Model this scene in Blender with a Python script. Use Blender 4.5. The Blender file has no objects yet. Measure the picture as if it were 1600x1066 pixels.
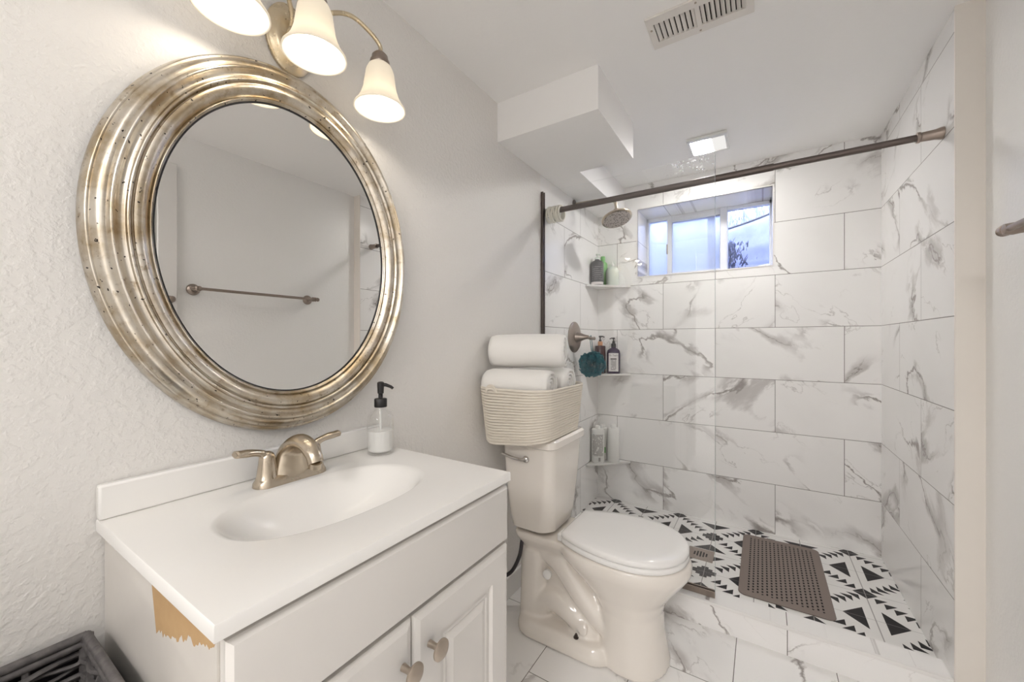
import bpy, bmesh, math, random
from mathutils import Vector, Matrix, noise
C = bpy.context
scene = C.scene
COL = scene.collection
PI = math.pi
random.seed(7)

# ------------------------------------------------------------------ camera, world, exposure
cam_d = bpy.data.cameras.new('camera')
cam = bpy.data.objects.new('camera', cam_d)
COL.objects.link(cam)
cam.location = (1.0048, 0.0, 1.2)
cam.rotation_euler = (PI / 2, 0, 0.5681)
cam_d.sensor_width = 36.0
cam_d.lens = 611.45 / 1600 * 36.0
cam_d.shift_y = 0.0004
cam_d.clip_start = 0.02
scene.camera = cam

world = bpy.data.worlds.new('world')
scene.world = world
world.use_nodes = True
bg = world.node_tree.nodes['Background']
bg.inputs['Color'].default_value = (0.62, 0.72, 1.0, 1)
bg.inputs['Strength'].default_value = 4.4

vs = scene.view_settings
vs.view_transform = 'Standard'
vs.look = 'None'
vs.exposure = 1.2
vs.gamma = 1.0
vs.use_curve_mapping = False
scene.cycles.max_bounces = 14
scene.cycles.diffuse_bounces = 8
scene.cycles.glossy_bounces = 6
scene.cycles.transmission_bounces = 8
scene.cycles.transparent_max_bounces = 12
scene.cycles.sample_clamp_indirect = 6.0
scene.cycles.caustics_reflective = False
scene.cycles.caustics_refractive = False

LAMP_W = 0.34          # watts of each vanity bulb
FAN_E = 86.0          # emission of the fan's lit lens
HALL_FILL_E = 17.0         # emission of the fill lamp added in the unseen hall

# ------------------------------------------------------------------ node helpers
class NT:
    def __init__(self, name):
        self.mat = bpy.data.materials.new(name)
        self.mat.use_nodes = True
        self.t = self.mat.node_tree
        self.n = self.t.nodes
        self.n.clear()
        self.out = self.n.new('ShaderNodeOutputMaterial')
    def link(self, a, b):
        self.t.links.new(a, b)
    def put(self, sock, v):
        if isinstance(v, bpy.types.NodeSocket):
            self.link(v, sock)
        elif isinstance(v, (tuple, list)) and sock.type == 'RGBA' and len(v) == 3:
            sock.default_value = (*v, 1)
        else:
            sock.default_value = v
    def node(self, typ, ins=None, **props):
        nd = self.n.new(typ)
        for k, v in props.items():
            setattr(nd, k, v)
        for k, v in (ins or {}).items():
            self.put(nd.inputs[k], v)
        return nd
    def m(self, op, a, b=0.0, c=0.0, clamp=False):
        nd = self.n.new('ShaderNodeMath')
        nd.operation = op
        nd.use_clamp = clamp
        for i, v in enumerate((a, b, c)):
            self.put(nd.inputs[i], v)
        return nd.outputs[0]
    def wpos(self):
        return self.n.new('ShaderNodeNewGeometry').outputs['Position']
    def pos(self):
        nd = self.n.new('ShaderNodeTexCoord')
        return nd.outputs['Object']
    def sep(self, v):
        nd = self.node('ShaderNodeSeparateXYZ', {0: v})
        return nd.outputs
    def comb(self, x, y, z):
        return self.node('ShaderNodeCombineXYZ', {0: x, 1: y, 2: z}).outputs[0]
    def noise(self, vec, scale, detail=3.0, rough=0.5, color=False):
        nd = self.node('ShaderNodeTexNoise', {'Vector': vec, 'Scale': scale, 'Detail': detail, 'Roughness': rough})
        return nd.outputs['Color' if color else 'Fac']
    def mix(self, fac, a, b):
        nd = self.n.new('ShaderNodeMix')
        nd.data_type = 'RGBA'
        self.put(nd.inputs[0], fac)
        self.put(nd.inputs[6], a)
        self.put(nd.inputs[7], b)
        return nd.outputs[2]
    def step(self, v, lo, hi, a=0.0, b=1.0):
        nd = self.n.new('ShaderNodeMapRange')
        nd.interpolation_type = 'SMOOTHSTEP'
        for i, x in enumerate((v, lo, hi, a, b)):
            self.put(nd.inputs[i], x)
        return nd.outputs[0]
    def bump(self, h, strength, dist=0.002):
        nd = self.node('ShaderNodeBump', {'Height': h, 'Strength': strength, 'Distance': dist})
        return nd.outputs[0]
    def bsdf(self, color, rough=0.5, metal=0.0, normal=None, **kw):
        nd = self.n.new('ShaderNodeBsdfPrincipled')
        self.put(nd.inputs['Base Color'], color)
        self.put(nd.inputs['Roughness'], rough)
        self.put(nd.inputs['Metallic'], metal)
        if normal is not None:
            self.put(nd.inputs['Normal'], normal)
        for k, v in kw.items():
            self.put(nd.inputs[k.replace('_', ' ')], v)
        return nd
    def schlick(self, f0=0.04, power=5.0):
        lw = self.node('ShaderNodeLayerWeight', {'Blend': 0.5}).outputs['Facing']
        return self.m('ADD', f0, self.m('MULTIPLY', self.m('POWER', lw, power), 1.0 - f0))
    def done(self, shader):
        self.link(shader.outputs[0] if not isinstance(shader, bpy.types.NodeSocket) else shader, self.out.inputs[0])
        return self.mat

def plain(name, color, rough=0.5, metal=0.0, bump=None, **kw):
    t = NT(name)
    nrm = None
    p = t.pos()
    nz = t.noise(p, 9.0, 3)
    col = t.mix(t.m('MULTIPLY', nz, 0.12), (*color, 1), tuple(c * 0.82 for c in color) + (1,))
    if bump:
        nrm = t.bump(t.noise(p, bump[0], 4), bump[1], bump[2] if len(bump) > 2 else 0.001)
    return t.done(t.bsdf(col, rough, metal, nrm, **kw))

def wall_paint(name, color, strength, rough=0.42):
    t = NT(name)
    p = t.pos()
    a = t.noise(p, 75.0, 4, 0.55)
    a = t.step(a, 0.42, 0.66)
    b = t.noise(p, 200.0, 2)
    h = t.m('ADD', t.m('MULTIPLY', a, 0.8), t.m('MULTIPLY', b, 0.25))
    return t.done(t.bsdf((*color, 1), rough, 0, t.bump(h, strength, 0.003)))

def marble(name, u, v, u0, v0, w, h, shift, grout_w=0.0022, vertical_rows=True, dark=1.0):
    """rectangular marble-look tile; u runs along the tile's length, v across the courses"""
    t = NT(name)
    xyz = t.sep(t.pos())
    U, V = xyz['xyz'.index(u)], xyz['xyz'.index(v)]
    r = t.m('DIVIDE', t.m('SUBTRACT', V, v0), h)
    row = t.m('FLOOR', r)
    odd = t.m('MODULO', t.m('ADD', row, 40.0), 2.0)
    cc = t.m('ADD', t.m('DIVIDE', t.m('SUBTRACT', U, u0), w), t.m('MULTIPLY', odd, shift))
    coln = t.m('FLOOR', cc)
    fr, fc = t.m('FRACT', r), t.m('FRACT', cc)
    du = t.m('MULTIPLY', t.m('MINIMUM', fc, t.m('SUBTRACT', 1.0, fc)), w)
    dv = t.m('MULTIPLY', t.m('MINIMUM', fr, t.m('SUBTRACT', 1.0, fr)), h)
    d = t.m('MINIMUM', du, dv)
    grout = t.m('LESS_THAN', d, grout_w * 0.62)
    rnd = t.node('ShaderNodeTexWhiteNoise', {'Vector': t.comb(coln, row, 3.7)}, noise_dimensions='3D').outputs['Color']
    rs = t.sep(rnd)
    flip = t.m('SUBTRACT', t.m('MULTIPLY', t.m('GREATER_THAN', rs[0], 0.42), 2.0), 1.0)
    ul = t.m('MULTIPLY', U, flip)
    a = t.m('ADD', t.m('MULTIPLY', ul, 0.62), t.m('MULTIPLY', V, 0.78))
    b = t.m('SUBTRACT', t.m('MULTIPLY', ul, 0.78), t.m('MULTIPLY', V, 0.62))
    base = t.comb(t.m('ADD', t.m('MULTIPLY', a, 2.6), t.m('MULTIPLY', rs[0], 31.0)),
                  t.m('ADD', t.m('MULTIPLY', b, 1.25), t.m('MULTIPLY', rs[1], 57.0)),
                  t.m('MULTIPLY', rs[2], 43.0))
    warp = t.noise(base, 2.6, 6, 0.6, color=True)
    wv = t.node('ShaderNodeVectorMath', {0: warp, 1: (0.5, 0.5, 0.5)}, operation='SUBTRACT').outputs[0]
    wv = t.node('ShaderNodeVectorMath', {0: wv, 'Scale': 0.42}, operation='SCALE').outputs[0]
    p2 = t.node('ShaderNodeVectorMath', {0: base, 1: wv}, operation='ADD').outputs[0]
    n1 = t.m('ABSOLUTE', t.m('SUBTRACT', t.noise(p2, 1.15, 1.5, 0.4), 0.5))
    thin = t.step(n1, 0.0, 0.013, 1.0, 0.0)
    broad = t.step(n1, 0.012, 0.062, 1.0, 0.0)
    gate = t.step(t.noise(base, 1.5, 2), 0.42, 0.58)
    gate2 = t.step(t.noise(p2, 2.6, 4), 0.50, 0.56)
    n2 = t.m('ABSOLUTE', t.m('SUBTRACT', t.noise(p2, 2.4, 3, 0.5), 0.5))
    fine = t.m('MULTIPLY', t.step(n2, 0.0, 0.012, 1.0, 0.0), t.step(t.noise(base, 2.2, 1), 0.5, 0.68))
    vein = t.m('MAXIMUM', t.m('MULTIPLY', thin, t.m('MULTIPLY', gate, 0.85)),
               t.m('MULTIPLY', t.m('MULTIPLY', broad, gate2), t.m('MULTIPLY', gate, 0.50)))
    vein = t.m('MAXIMUM', vein, t.m('MULTIPLY', fine, 0.40))
    cloud = t.step(t.noise(base, 1.3, 3), 0.42, 0.75, 0.0, 0.16)
    col = t.mix(cloud, (0.865 * dark, 0.855 * dark, 0.845 * dark, 1), (0.68 * dark, 0.665 * dark, 0.65 * dark, 1))
    col = t.mix(vein, col, (0.235, 0.205, 0.19, 1))
    col = t.mix(grout, col, (0.20, 0.185, 0.175, 1))
    rough = t.m('ADD', t.m('MULTIPLY', grout, 0.5), 0.2)
    hgt = t.step(d, 0.0, grout_w, 0.0, 1.0)
    return t.done(t.bsdf(col, rough, 0, t.bump(hgt, 0.5, 0.0012), Specular_IOR_Level=0.32))

def kilim_tile(name):
    """black and white geometric cement tile of the shower pan"""
    t = NT(name)
    xyz = t.sep(t.pos())
    def fold(s, o, p):
        q = t.m('DIVIDE', t.m('SUBTRACT', s, o), p)
        q = t.m('FLOORED_MODULO', t.m('ADD', q, 1.0), 2.0)
        return t.m('ABSOLUTE', t.m('SUBTRACT', q, 1.0)), t.m('DIVIDE', t.m('SUBTRACT', s, o), p)
    u, qu = fold(xyz[0], 1.391, 0.2078)
    v, qv = fold(xyz[1], 2.31, 0.2)
    def both(*c):
        r = c[0]
        for x in c[1:]:
            r = t.m('MULTIPLY', r, x)
        return r
    gt = lambda a, b: t.m('GREATER_THAN', a, b)
    lt = lambda a, b: t.m('LESS_THAN', a, b)
    black = both(gt(u, 0.145), gt(v, t.m('ADD', 0.62, t.m('MULTIPLY', t.m('SUBTRACT', u, 0.145), 1.07))))
    black = t.m('MAXIMUM', black, both(gt(v, 0.145), gt(u, t.m('ADD', 0.62, t.m('MULTIPLY', t.m('SUBTRACT', v, 0.145), 1.07)))))
    s = t.m('ADD', u, v)
    mn = t.m('MINIMUM', u, v)
    for k in range(6):
        a = 0.002 + 0.126 * k
        leg = 0.205
        black = t.m('MAXIMUM', black, both(gt(mn, a), lt(s, 2 * a + leg)))
    u1, v1 = t.m('SUBTRACT', 1.0, u), t.m('SUBTRACT', 1.0, v)
    for a, b in ((0.25, 0.085), (0.165, 0.17), (0.075, 0.25)):
        black = t.m('MAXIMUM', black, both(lt(u1, a), lt(v1, b)))
    fu, fv = t.m('FRACT', qu), t.m('FRACT', qv)
    du = t.m('MINIMUM', fu, t.m('SUBTRACT', 1.0, fu))
    dv = t.m('MINIMUM', fv, t.m('SUBTRACT', 1.0, fv))
    joint_u = lt(du, 0.010)
    joint_v = lt(dv, 0.007)
    col = t.mix(t.noise(t.pos(), 5.0, 3), (0.80, 0.79, 0.775, 1), (0.72, 0.71, 0.695, 1))
    col = t.mix(black, col, (0.014, 0.012, 0.014, 1))
    col = t.mix(t.m('MULTIPLY', joint_v, 0.55), col, (0.27, 0.255, 0.25, 1))
    col = t.mix(t.m('MULTIPLY', joint_u, 0.75), col, (0.25, 0.235, 0.23, 1))
    return t.done(t.bsdf(col, 0.42, Specular_IOR_Level=0.25))

def brushed(name, color, rough=0.3, dark=0.75):
    t = NT(name)
    p = t.pos()
    n = t.noise(p, 60.0, 3)
    col = t.mix(t.m('MULTIPLY', n, 0.5), (*color, 1), tuple(c * dark for c in color) + (1,))
    return t.done(t.bsdf(col, t.m('ADD', rough, t.m('MULTIPLY', n, 0.08)), 1.0))

# ------------------------------------------------------------------ materials
M = {}
M['wall'] = wall_paint('warm_white_wall_paint', (0.745, 0.725, 0.698), 0.34)
M['wall_smooth'] = wall_paint('white_wall_paint', (0.885, 0.88, 0.87), 0.16, 0.30)
M['ceiling'] = wall_paint('ceiling_paint', (0.88, 0.87, 0.86), 0.05, 0.6)
M['corner_bead'] = plain('cream_corner_trim', (0.78, 0.735, 0.68), 0.5)
M['trim'] = plain('white_trim_paint', (0.80, 0.785, 0.77), 0.35)
M['tile_back'] = marble('marble_tile_back', 'x', 'z', 0.1418 - 0.3094, 1.2818, 0.6188, 0.3048, 0.5)
M['tile_right'] = marble('marble_tile_right', 'y', 'z', 2.14, 1.2818, 0.6188, 0.3048, 0.548)
M['tile_left'] = marble('marble_tile_left', 'y', 'z', 2.41, 1.2818, 0.6188, 0.3048, 0.40)
M['tile_curb'] = marble('marble_tile_curb', 'x', 'z', 1.087 - 0.6188, -0.3, 0.6188, 1.0, 0.0)
M['tile_floor'] = marble('marble_tile_floor', 'y', 'x', 1.231, 0.291 - 0.314 * 6, 0.604, 0.314, 0.5)
M['kilim'] = kilim_tile('kilim_pattern_tile')
M['cabinet'] = plain('white_cabinet_lacquer', (0.66, 0.635, 0.605), 0.30)
M['counter'] = plain('white_cultured_marble', (0.83, 0.815, 0.79), 0.22, bump=(14, 0.02))
M['nickel'] = brushed('brushed_nickel', (0.56, 0.485, 0.39), 0.22)
M['knob_metal'] = brushed('satin_nickel', (0.50, 0.43, 0.36), 0.32)
M['gold_nickel'] = brushed('warm_nickel', (0.66, 0.56, 0.40), 0.24)
M['bronze'] = brushed('oiled_bronze', (0.15, 0.125, 0.115), 0.38)
M['bronze_light'] = brushed('brushed_bronze', (0.36, 0.30, 0.26), 0.30)
M['chrome'] = brushed('chrome', (0.75, 0.73, 0.71), 0.07)
M['porcelain'] = plain('glazed_porcelain', (0.79, 0.745, 0.69), 0.09, Coat_Weight=0.4)
M['seat'] = plain('white_seat_plastic', (0.84, 0.83, 0.815), 0.16)
M['black'] = plain('black_plastic', (0.012, 0.011, 0.012), 0.35)
M['dark'] = plain('dark_void', (0.02, 0.016, 0.013), 0.9)
M['white_plastic'] = plain('white_plastic', (0.78, 0.78, 0.76), 0.3)
M['ivory'] = plain('ivory_plastic', (0.80, 0.77, 0.68), 0.4)
M['vinyl'] = plain('white_vinyl', (0.78, 0.80, 0.84), 0.35)
M['mat_grey'] = None
M['shelf'] = plain('marble_shelf', (0.74, 0.73, 0.71), 0.2)
M['vent'] = plain('vent_enamel', (0.74, 0.705, 0.665), 0.4)
M['vent_slat'] = plain('vent_slat_enamel', (0.42, 0.385, 0.36), 0.5)
M['teal'] = plain('teal_mesh', (0.012, 0.155, 0.20), 0.55)
M['amber'] = plain('brown_amber_plastic', (0.045, 0.014, 0.016), 0.15)
M['copper'] = plain('copper_collar', (0.62, 0.30, 0.16), 0.3)
M['purple'] = plain('purple_plastic', (0.030, 0.012, 0.045), 0.2)
M['label'] = plain('pale_label', (0.72, 0.69, 0.68), 0.5)
M['ink'] = plain('label_ink', (0.10, 0.085, 0.085), 0.6)
M['grey_ink'] = plain('grey_label_ink', (0.36, 0.35, 0.34), 0.6)
M['slate'] = plain('charcoal_plastic', (0.055, 0.055, 0.062), 0.35)
M['green'] = plain('green_plastic', (0.14, 0.40, 0.12), 0.35)
M['pale_green'] = plain('pale_bottle_plastic', (0.60, 0.66, 0.60), 0.25)
def mk_stripes(name, base, ink, period, duty):
    t = NT(name)
    xyz = t.sep(t.wpos())
    f = t.m('FRACT', t.m('DIVIDE', xyz[2], period))
    n = t.noise(t.comb(t.m('MULTIPLY', xyz[0], 8.0), t.m('MULTIPLY', xyz[1], 8.0), t.m('FLOOR', t.m('DIVIDE', xyz[2], period))), 9.0, 1)
    k = t.m('MULTIPLY', t.m('LESS_THAN', f, duty), t.m('GREATER_THAN', n, 0.40))
    return t.done(t.bsdf(t.mix(k, (*base, 1), (*ink, 1)), 0.4))
M['fine_print'] = mk_stripes('fine_print_on_white', (0.76, 0.76, 0.74), (0.32, 0.31, 0.30), 0.0083, 0.62)
M['slate_print'] = mk_stripes('fine_print_on_charcoal', (0.055, 0.055, 0.062), (0.22, 0.22, 0.23), 0.014, 0.25)
M['ink_print'] = mk_stripes('dark_print_on_label', (0.72, 0.69, 0.68), (0.12, 0.10, 0.10), 0.0088, 0.45)
M['hose'] = plain('dark_braided_hose', (0.05, 0.045, 0.05), 0.4, 0.5)

def mk_glass(name, tint, power=5.0, fres=1.5):
    t = NT(name)
    fr = t.schlick(((fres - 1) / (fres + 1)) ** 2, power)
    tr = t.node('ShaderNodeBsdfTransparent', {0: (*tint, 1)})
    gl = t.node('ShaderNodeBsdfGlossy', {0: (1, 1, 1, 1), 'Roughness': 0.0})
    mx = t.node('ShaderNodeMixShader', {0: fr, 1: tr.outputs[0], 2: gl.outputs[0]})
    return t.done(mx)
M['glass'] = mk_glass('clear_shower_glass', (0.975, 0.985, 0.98))
M['glass_edge'] = plain('glass_cut_edge', (0.45, 0.50, 0.50), 0.2)
M['bottle_glass'] = mk_glass('clear_bottle_glass', (0.965, 0.968, 0.965), 2.6, fres=1.5)
M['soap'] = plain('white_liquid_soap', (0.86, 0.85, 0.83), 0.35)

def mk_droplets():
    t = NT('spotted_shower_glass')
    p = t.wpos()
    vo = t.node('ShaderNodeTexVoronoi', {'Vector': p, 'Scale': 130.0}).outputs['Distance']
    xyz = t.sep(p)
    area = t.m('MULTIPLY', t.step(xyz[2], 1.925, 1.965), t.step(xyz[0], 0.60, 0.74))
    area = t.m('MULTIPLY', area, t.step(t.noise(p, 26.0, 2), 0.44, 0.56))
    spot = t.m('MULTIPLY', t.step(vo, 0.26, 0.36, 1.0, 0.0), area)
    fr = t.schlick(0.04)
    tr = t.node('ShaderNodeBsdfTransparent', {0: (0.985, 0.987, 0.987, 1)})
    gl = t.node('ShaderNodeBsdfGlossy', {0: (1, 1, 1, 1), 'Roughness': 0.0})
    mx = t.node('ShaderNodeMixShader', {0: fr, 1: tr.outputs[0], 2: gl.outputs[0]})
    df = t.node('ShaderNodeBsdfTranslucent', {0: (0.95, 0.96, 0.98, 1)})
    m2 = t.node('ShaderNodeMixShader', {0: t.m('MULTIPLY', spot, 0.5), 1: mx.outputs[0], 2: df.outputs[0]})
    return t.done(m2)
M['glass_spots'] = mk_droplets()

def mk_frosted():
    t = NT('frosted_window_glass')
    tl = t.node('ShaderNodeBsdfTranslucent', {0: (0.90, 0.93, 0.97, 1)})
    rf = t.node('ShaderNodeBsdfRefraction', {0: (0.95, 0.97, 1.0, 1), 'Roughness': 0.32, 'IOR': 1.15})
    gl = t.node('ShaderNodeBsdfGlossy', {0: (1, 1, 1, 1), 'Roughness': 0.25})
    mx = t.node('ShaderNodeMixShader', {0: 0.55, 1: tl.outputs[0], 2: rf.outputs[0]})
    m2 = t.node('ShaderNodeMixShader', {0: 0.06, 1: mx.outputs[0], 2: gl.outputs[0]})
    return t.done(m2)
M['frosted'] = mk_frosted()

def mk_mirror():
    t = NT('mirror_silver')
    return t.done(t.bsdf((0.83, 0.82, 0.80, 1), 0.0, 1.0))
M['mirror'] = mk_mirror()

def mk_leaf():
    t = NT('aged_silver_leaf')
    p = t.pos()
    a = t.noise(p, 14.0, 5, 0.6)
    b = t.noise(p, 55.0, 4, 0.6)
    col = t.mix(t.step(a, 0.36, 0.66), (0.66, 0.615, 0.54, 1), (0.43, 0.345, 0.23, 1))
    col = t.mix(t.step(b, 0.58, 0.74, 0, 0.7), col, (0.27, 0.195, 0.115, 1))
    c = t.noise(p, 120.0, 2)
    col = t.mix(t.step(c, 0.68, 0.72), col, (0.03, 0.022, 0.018, 1))
    rg = t.m('ADD', 0.24, t.m('MULTIPLY', b, 0.16))
    return t.done(t.bsdf(col, rg, t.step(c, 0.72, 0.76, 1.0, 0.2), t.bump(b, 0.15, 0.002)))
M['leaf'] = mk_leaf()

def mk_peeled():
    t = NT('peeling_cabinet_side')
    p = t.wpos()
    xyz = t.sep(p)
    nz = t.noise(p, 38.0, 3)
    nz2 = t.noise(t.comb(t.m('MULTIPLY', xyz[0], 1.0), 0.0, 0.0), 48.0, 2)
    low = t.m('ADD', 0.772, t.m('MULTIPLY', t.m('SUBTRACT', xyz[0], 0.245), 0.31))
    low = t.m('ADD', low, t.m('MULTIPLY', t.m('SUBTRACT', nz2, 0.5), 0.05))
    left = t.m('ADD', 0.243, t.m('MULTIPLY', t.m('SUBTRACT', 0.86, xyz[2]), 0.30))
    peel = t.m('MULTIPLY', t.m('GREATER_THAN', xyz[2], low), t.m('GREATER_THAN', xyz[0], left))
    crease = t.m('ABSOLUTE', t.m('SUBTRACT', xyz[2], t.m('ADD', 0.845, t.m('MULTIPLY', xyz[0], -0.16))))
    col = t.mix(t.m('MULTIPLY', nz, 0.18), (0.68, 0.645, 0.60, 1), (0.50, 0.46, 0.42, 1))
    wood = t.mix(nz, (0.50, 0.335, 0.17, 1), (0.40, 0.25, 0.12, 1))
    col = t.mix(peel, col, wood)
    h = t.m('ADD', t.m('MULTIPLY', peel, -1.0), t.step(crease, 0.0, 0.02, 0.25, 0.0))
    return t.done(t.bsdf(col, t.m('ADD', 0.3, t.m('MULTIPLY', peel, 0.5)), 0, t.bump(h, 0.5, 0.003)))
M['peeled'] = mk_peeled()

def mk_fabric(name, color, scale=420.0, strength=0.5):
    t = NT(name)
    p = t.pos()
    h = t.noise(p, scale, 3, 0.6)
    h2 = t.noise(p, 40.0, 3)
    return t.done(t.bsdf((*color, 1), 0.95, 0, t.bump(t.m('ADD', h, t.m('MULTIPLY', h2, 0.7)), strength, 0.003), Sheen_Weight=0.2))
M['towel'] = mk_fabric('white_terry', (0.86, 0.845, 0.82))

def mk_rope():
    t = NT('cotton_rope')
    p = t.pos()
    xyz = t.sep(p)
    w = t.m('SINE', t.m('MULTIPLY', t.m('ADD', t.m('ADD', xyz[0], xyz[1]), t.m('MULTIPLY', xyz[2], 0.8)), 900.0))
    col = t.mix(t.m('MULTIPLY', t.noise(p, 30, 2), 0.4), (0.80, 0.745, 0.66, 1), (0.68, 0.62, 0.53, 1))
    return t.done(t.bsdf(col, 0.9, 0, t.bump(w, 0.35, 0.002)))
M['rope'] = mk_rope()

def mk_mat():
    t = NT('taupe_slotted_rubber')
    xyz = t.sep(t.pos())
    X, Y = xyz[0], xyz[1]
    cw, rh = 0.0178, 0.0235
    cx = t.m('DIVIDE', t.m('SUBTRACT', X, 0.945), cw)
    col_i = t.m('FLOOR', cx)
    odd = t.m('MODULO', t.m('ADD', col_i, 20.0), 2.0)
    ry = t.m('ADD', t.m('DIVIDE', Y, rh), t.m('MULTIPLY', odd, 0.5))
    fx = t.m('ABSOLUTE', t.m('SUBTRACT', t.m('FRACT', cx), 0.5))
    fy = t.m('ABSOLUTE', t.m('SUBTRACT', t.m('FRACT', ry), 0.5))
    hole = t.m('MULTIPLY', t.m('LESS_THAN', fx, 0.19), t.m('LESS_THAN', fy, 0.29))
    inx = t.m('LESS_THAN', t.m('ABSOLUTE', t.m('SUBTRACT', X, 1.087)), 0.142)
    iny = t.m('LESS_THAN', t.m('ABSOLUTE', t.m('SUBTRACT', Y, 2.325)), 0.282)
    hole = t.m('MULTIPLY', hole, t.m('MULTIPLY', inx, iny))
    col = t.mix(hole, (0.225, 0.185, 0.165, 1), (0.012, 0.010, 0.010, 1))
    return t.done(t.bsdf(col, 0.6, 0, t.bump(t.m('SUBTRACT', 1.0, hole), 0.4, 0.002), Specular_IOR_Level=0.2))
M['mat_grey'] = mk_mat()

def mk_wicker():
    t = NT('painted_grey_wicker')
    p = t.pos()
    n = t.noise(p, 90.0, 3)
    col = t.mix(n, (0.02, 0.019, 0.021, 1), (0.19, 0.175, 0.17, 1))
    return t.done(t.bsdf(col, 0.6, 0, t.bump(n, 0.4, 0.002)))
M['wicker'] = mk_wicker()

def mk_shade():
    t = NT('alabaster_glass_shade')
    df = t.node('ShaderNodeBsdfDiffuse', {0: (0.50, 0.46, 0.39, 1)})
    tl = t.node('ShaderNodeBsdfTranslucent', {0: (0.50, 0.46, 0.39, 1)})
    mx = t.node('ShaderNodeMixShader', {0: 0.45, 1: df.outputs[0], 2: tl.outputs[0]})
    em = t.node('ShaderNodeEmission', {0: (1.0, 0.90, 0.75, 1), 1: 0.17})
    ad = t.node('ShaderNodeAddShader', {0: mx.outputs[0], 1: em.outputs[0]})
    return t.done(ad)
M['shade'] = mk_shade()

def mk_emit(name, color, strength):
    t = NT(name)
    return t.done(t.node('ShaderNodeEmission', {0: (*color, 1), 1: strength}))
M['bulb'] = mk_emit('lit_bulb', (1.0, 0.95, 0.86), 2.2)

def mk_fanlens():
    t = NT('lit_fan_lens')
    xyz = t.sep(t.wpos())
    f = t.step(xyz[0], 0.715, 0.785, 1.0, 0.0045)      # the bulb sits at the lens's left end
    return t.done(t.node('ShaderNodeEmission', {0: (1.0, 0.975, 0.94, 1), 1: t.m('MULTIPLY', f, FAN_E)}))
M['fanlens'] = mk_fanlens()

def mk_well():
    t = NT('galvanised_well_steel')
    p = t.pos()
    n = t.noise(p, 7.0, 5, 0.65)
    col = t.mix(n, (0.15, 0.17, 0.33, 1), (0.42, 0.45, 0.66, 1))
    return t.done(t.bsdf(col, 0.6, 0.1))
M['well'] = mk_well()
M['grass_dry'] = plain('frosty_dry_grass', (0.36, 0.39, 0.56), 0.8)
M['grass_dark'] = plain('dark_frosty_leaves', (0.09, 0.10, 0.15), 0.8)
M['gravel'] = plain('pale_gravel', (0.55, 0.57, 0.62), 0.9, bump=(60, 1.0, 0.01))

# ------------------------------------------------------------------ mesh helpers
class MB:
    def __init__(self):
        self.v = []
        self.f = []
    def add(self, vs, fs):
        o = len(self.v)
        self.v += [tuple(p) for p in vs]
        self.f += [tuple(i + o for i in q) for q in fs]
        return self
    def box(self, x0, x1, y0, y1, z0, z1):
        vs = [(x, y, z) for x in (x0, x1) for y in (y0, y1) for z in (z0, z1)]
        fs = [(0, 1, 3, 2), (4, 6, 7, 5), (0, 4, 5, 1), (2, 3, 7, 6), (0, 2, 6, 4), (1, 5, 7, 3)]
        return self.add(vs, fs)
    def loft(self, rings, cap0=True, cap1=True, closed=True):
        n = len(rings[0])
        vs = [p for r in rings for p in r]
        fs = []
        for i in range(len(rings) - 1):
            for j in range(n if closed else n - 1):
                k = (j + 1) % n
                fs.append((i * n + j, i * n + k, (i + 1) * n + k, (i + 1) * n + j))
        if cap0:
            fs.append(tuple(reversed(range(n))))
        if cap1:
            fs.append(tuple(range((len(rings) - 1) * n, len(rings) * n)))
        return self.add(vs, fs)
    def lathe(self, prof, center, axis=(0, 0, 1), seg=32, cap0=True, cap1=True):
        """prof: (radius, distance along axis)"""
        ax = Vector(axis).normalized()
        up = Vector((0, 0, 1)) if abs(ax.z) < 0.9 else Vector((1, 0, 0))
        a = ax.cross(up).normalized()
        b = ax.cross(a).normalized()
        c = Vector(center)
        rings = [[c + ax * h + (a * math.cos(2 * PI * k / seg) + b * math.sin(2 * PI * k / seg)) * max(r, 1e-5)
                  for k in range(seg)] for r, h in prof]
        return self.loft(rings, cap0, cap1)
    def tube(self, pts, rad, seg=12, closed=False, flat=None):
        pts = [Vector(p) for p in pts]
        n = len(pts)
        rads = rad if isinstance(rad, (list, tuple)) else [rad] * n
        prev = None
        rings = []
        for i, p in enumerate(pts):
            if closed:
                d = pts[(i + 1) % n] - pts[i - 1]
            else:
                d = pts[min(i + 1, n - 1)] - pts[max(i - 1, 0)]
            d.normalize()
            if prev is None:
                ref = Vector((0, 0, 1)) if abs(d.z) < 0.9 else Vector((1, 0, 0))
                a = d.cross(ref).normalized()
            else:
                a = (prev - d * prev.dot(d)).normalized()
            prev = a
            b = d.cross(a)
            fl = flat[i] if flat else 1.0
            rings.append([p + (a * math.cos(2 * PI * k / seg) + b * math.sin(2 * PI * k / seg) * fl) * rads[i] for k in range(seg)])
        if closed:
            rings.append(rings[0])
            return self.loft(rings, False, False)
        return self.loft(rings)
    def prism(self, poly, z0, z1):
        return self.loft([[(x, y, z0) for x, y in poly], [(x, y, z1) for x, y in poly]])

def spline(pts, n=8):
    """Catmull-Rom through points"""
    P = [Vector(p) for p in pts]
    out = []
    for i in range(len(P) - 1):
        p0, p1, p2, p3 = P[max(i - 1, 0)], P[i], P[i + 1], P[min(i + 2, len(P) - 1)]
        for k in range(n):
            t = k / n
            out.append(0.5 * ((2 * p1) + (p2 - p0) * t + (2 * p0 - 5 * p1 + 4 * p2 - p3) * t * t + (3 * p1 - p0 - 3 * p2 + p3) * t ** 3))
    out.append(P[-1])
    return out

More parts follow.
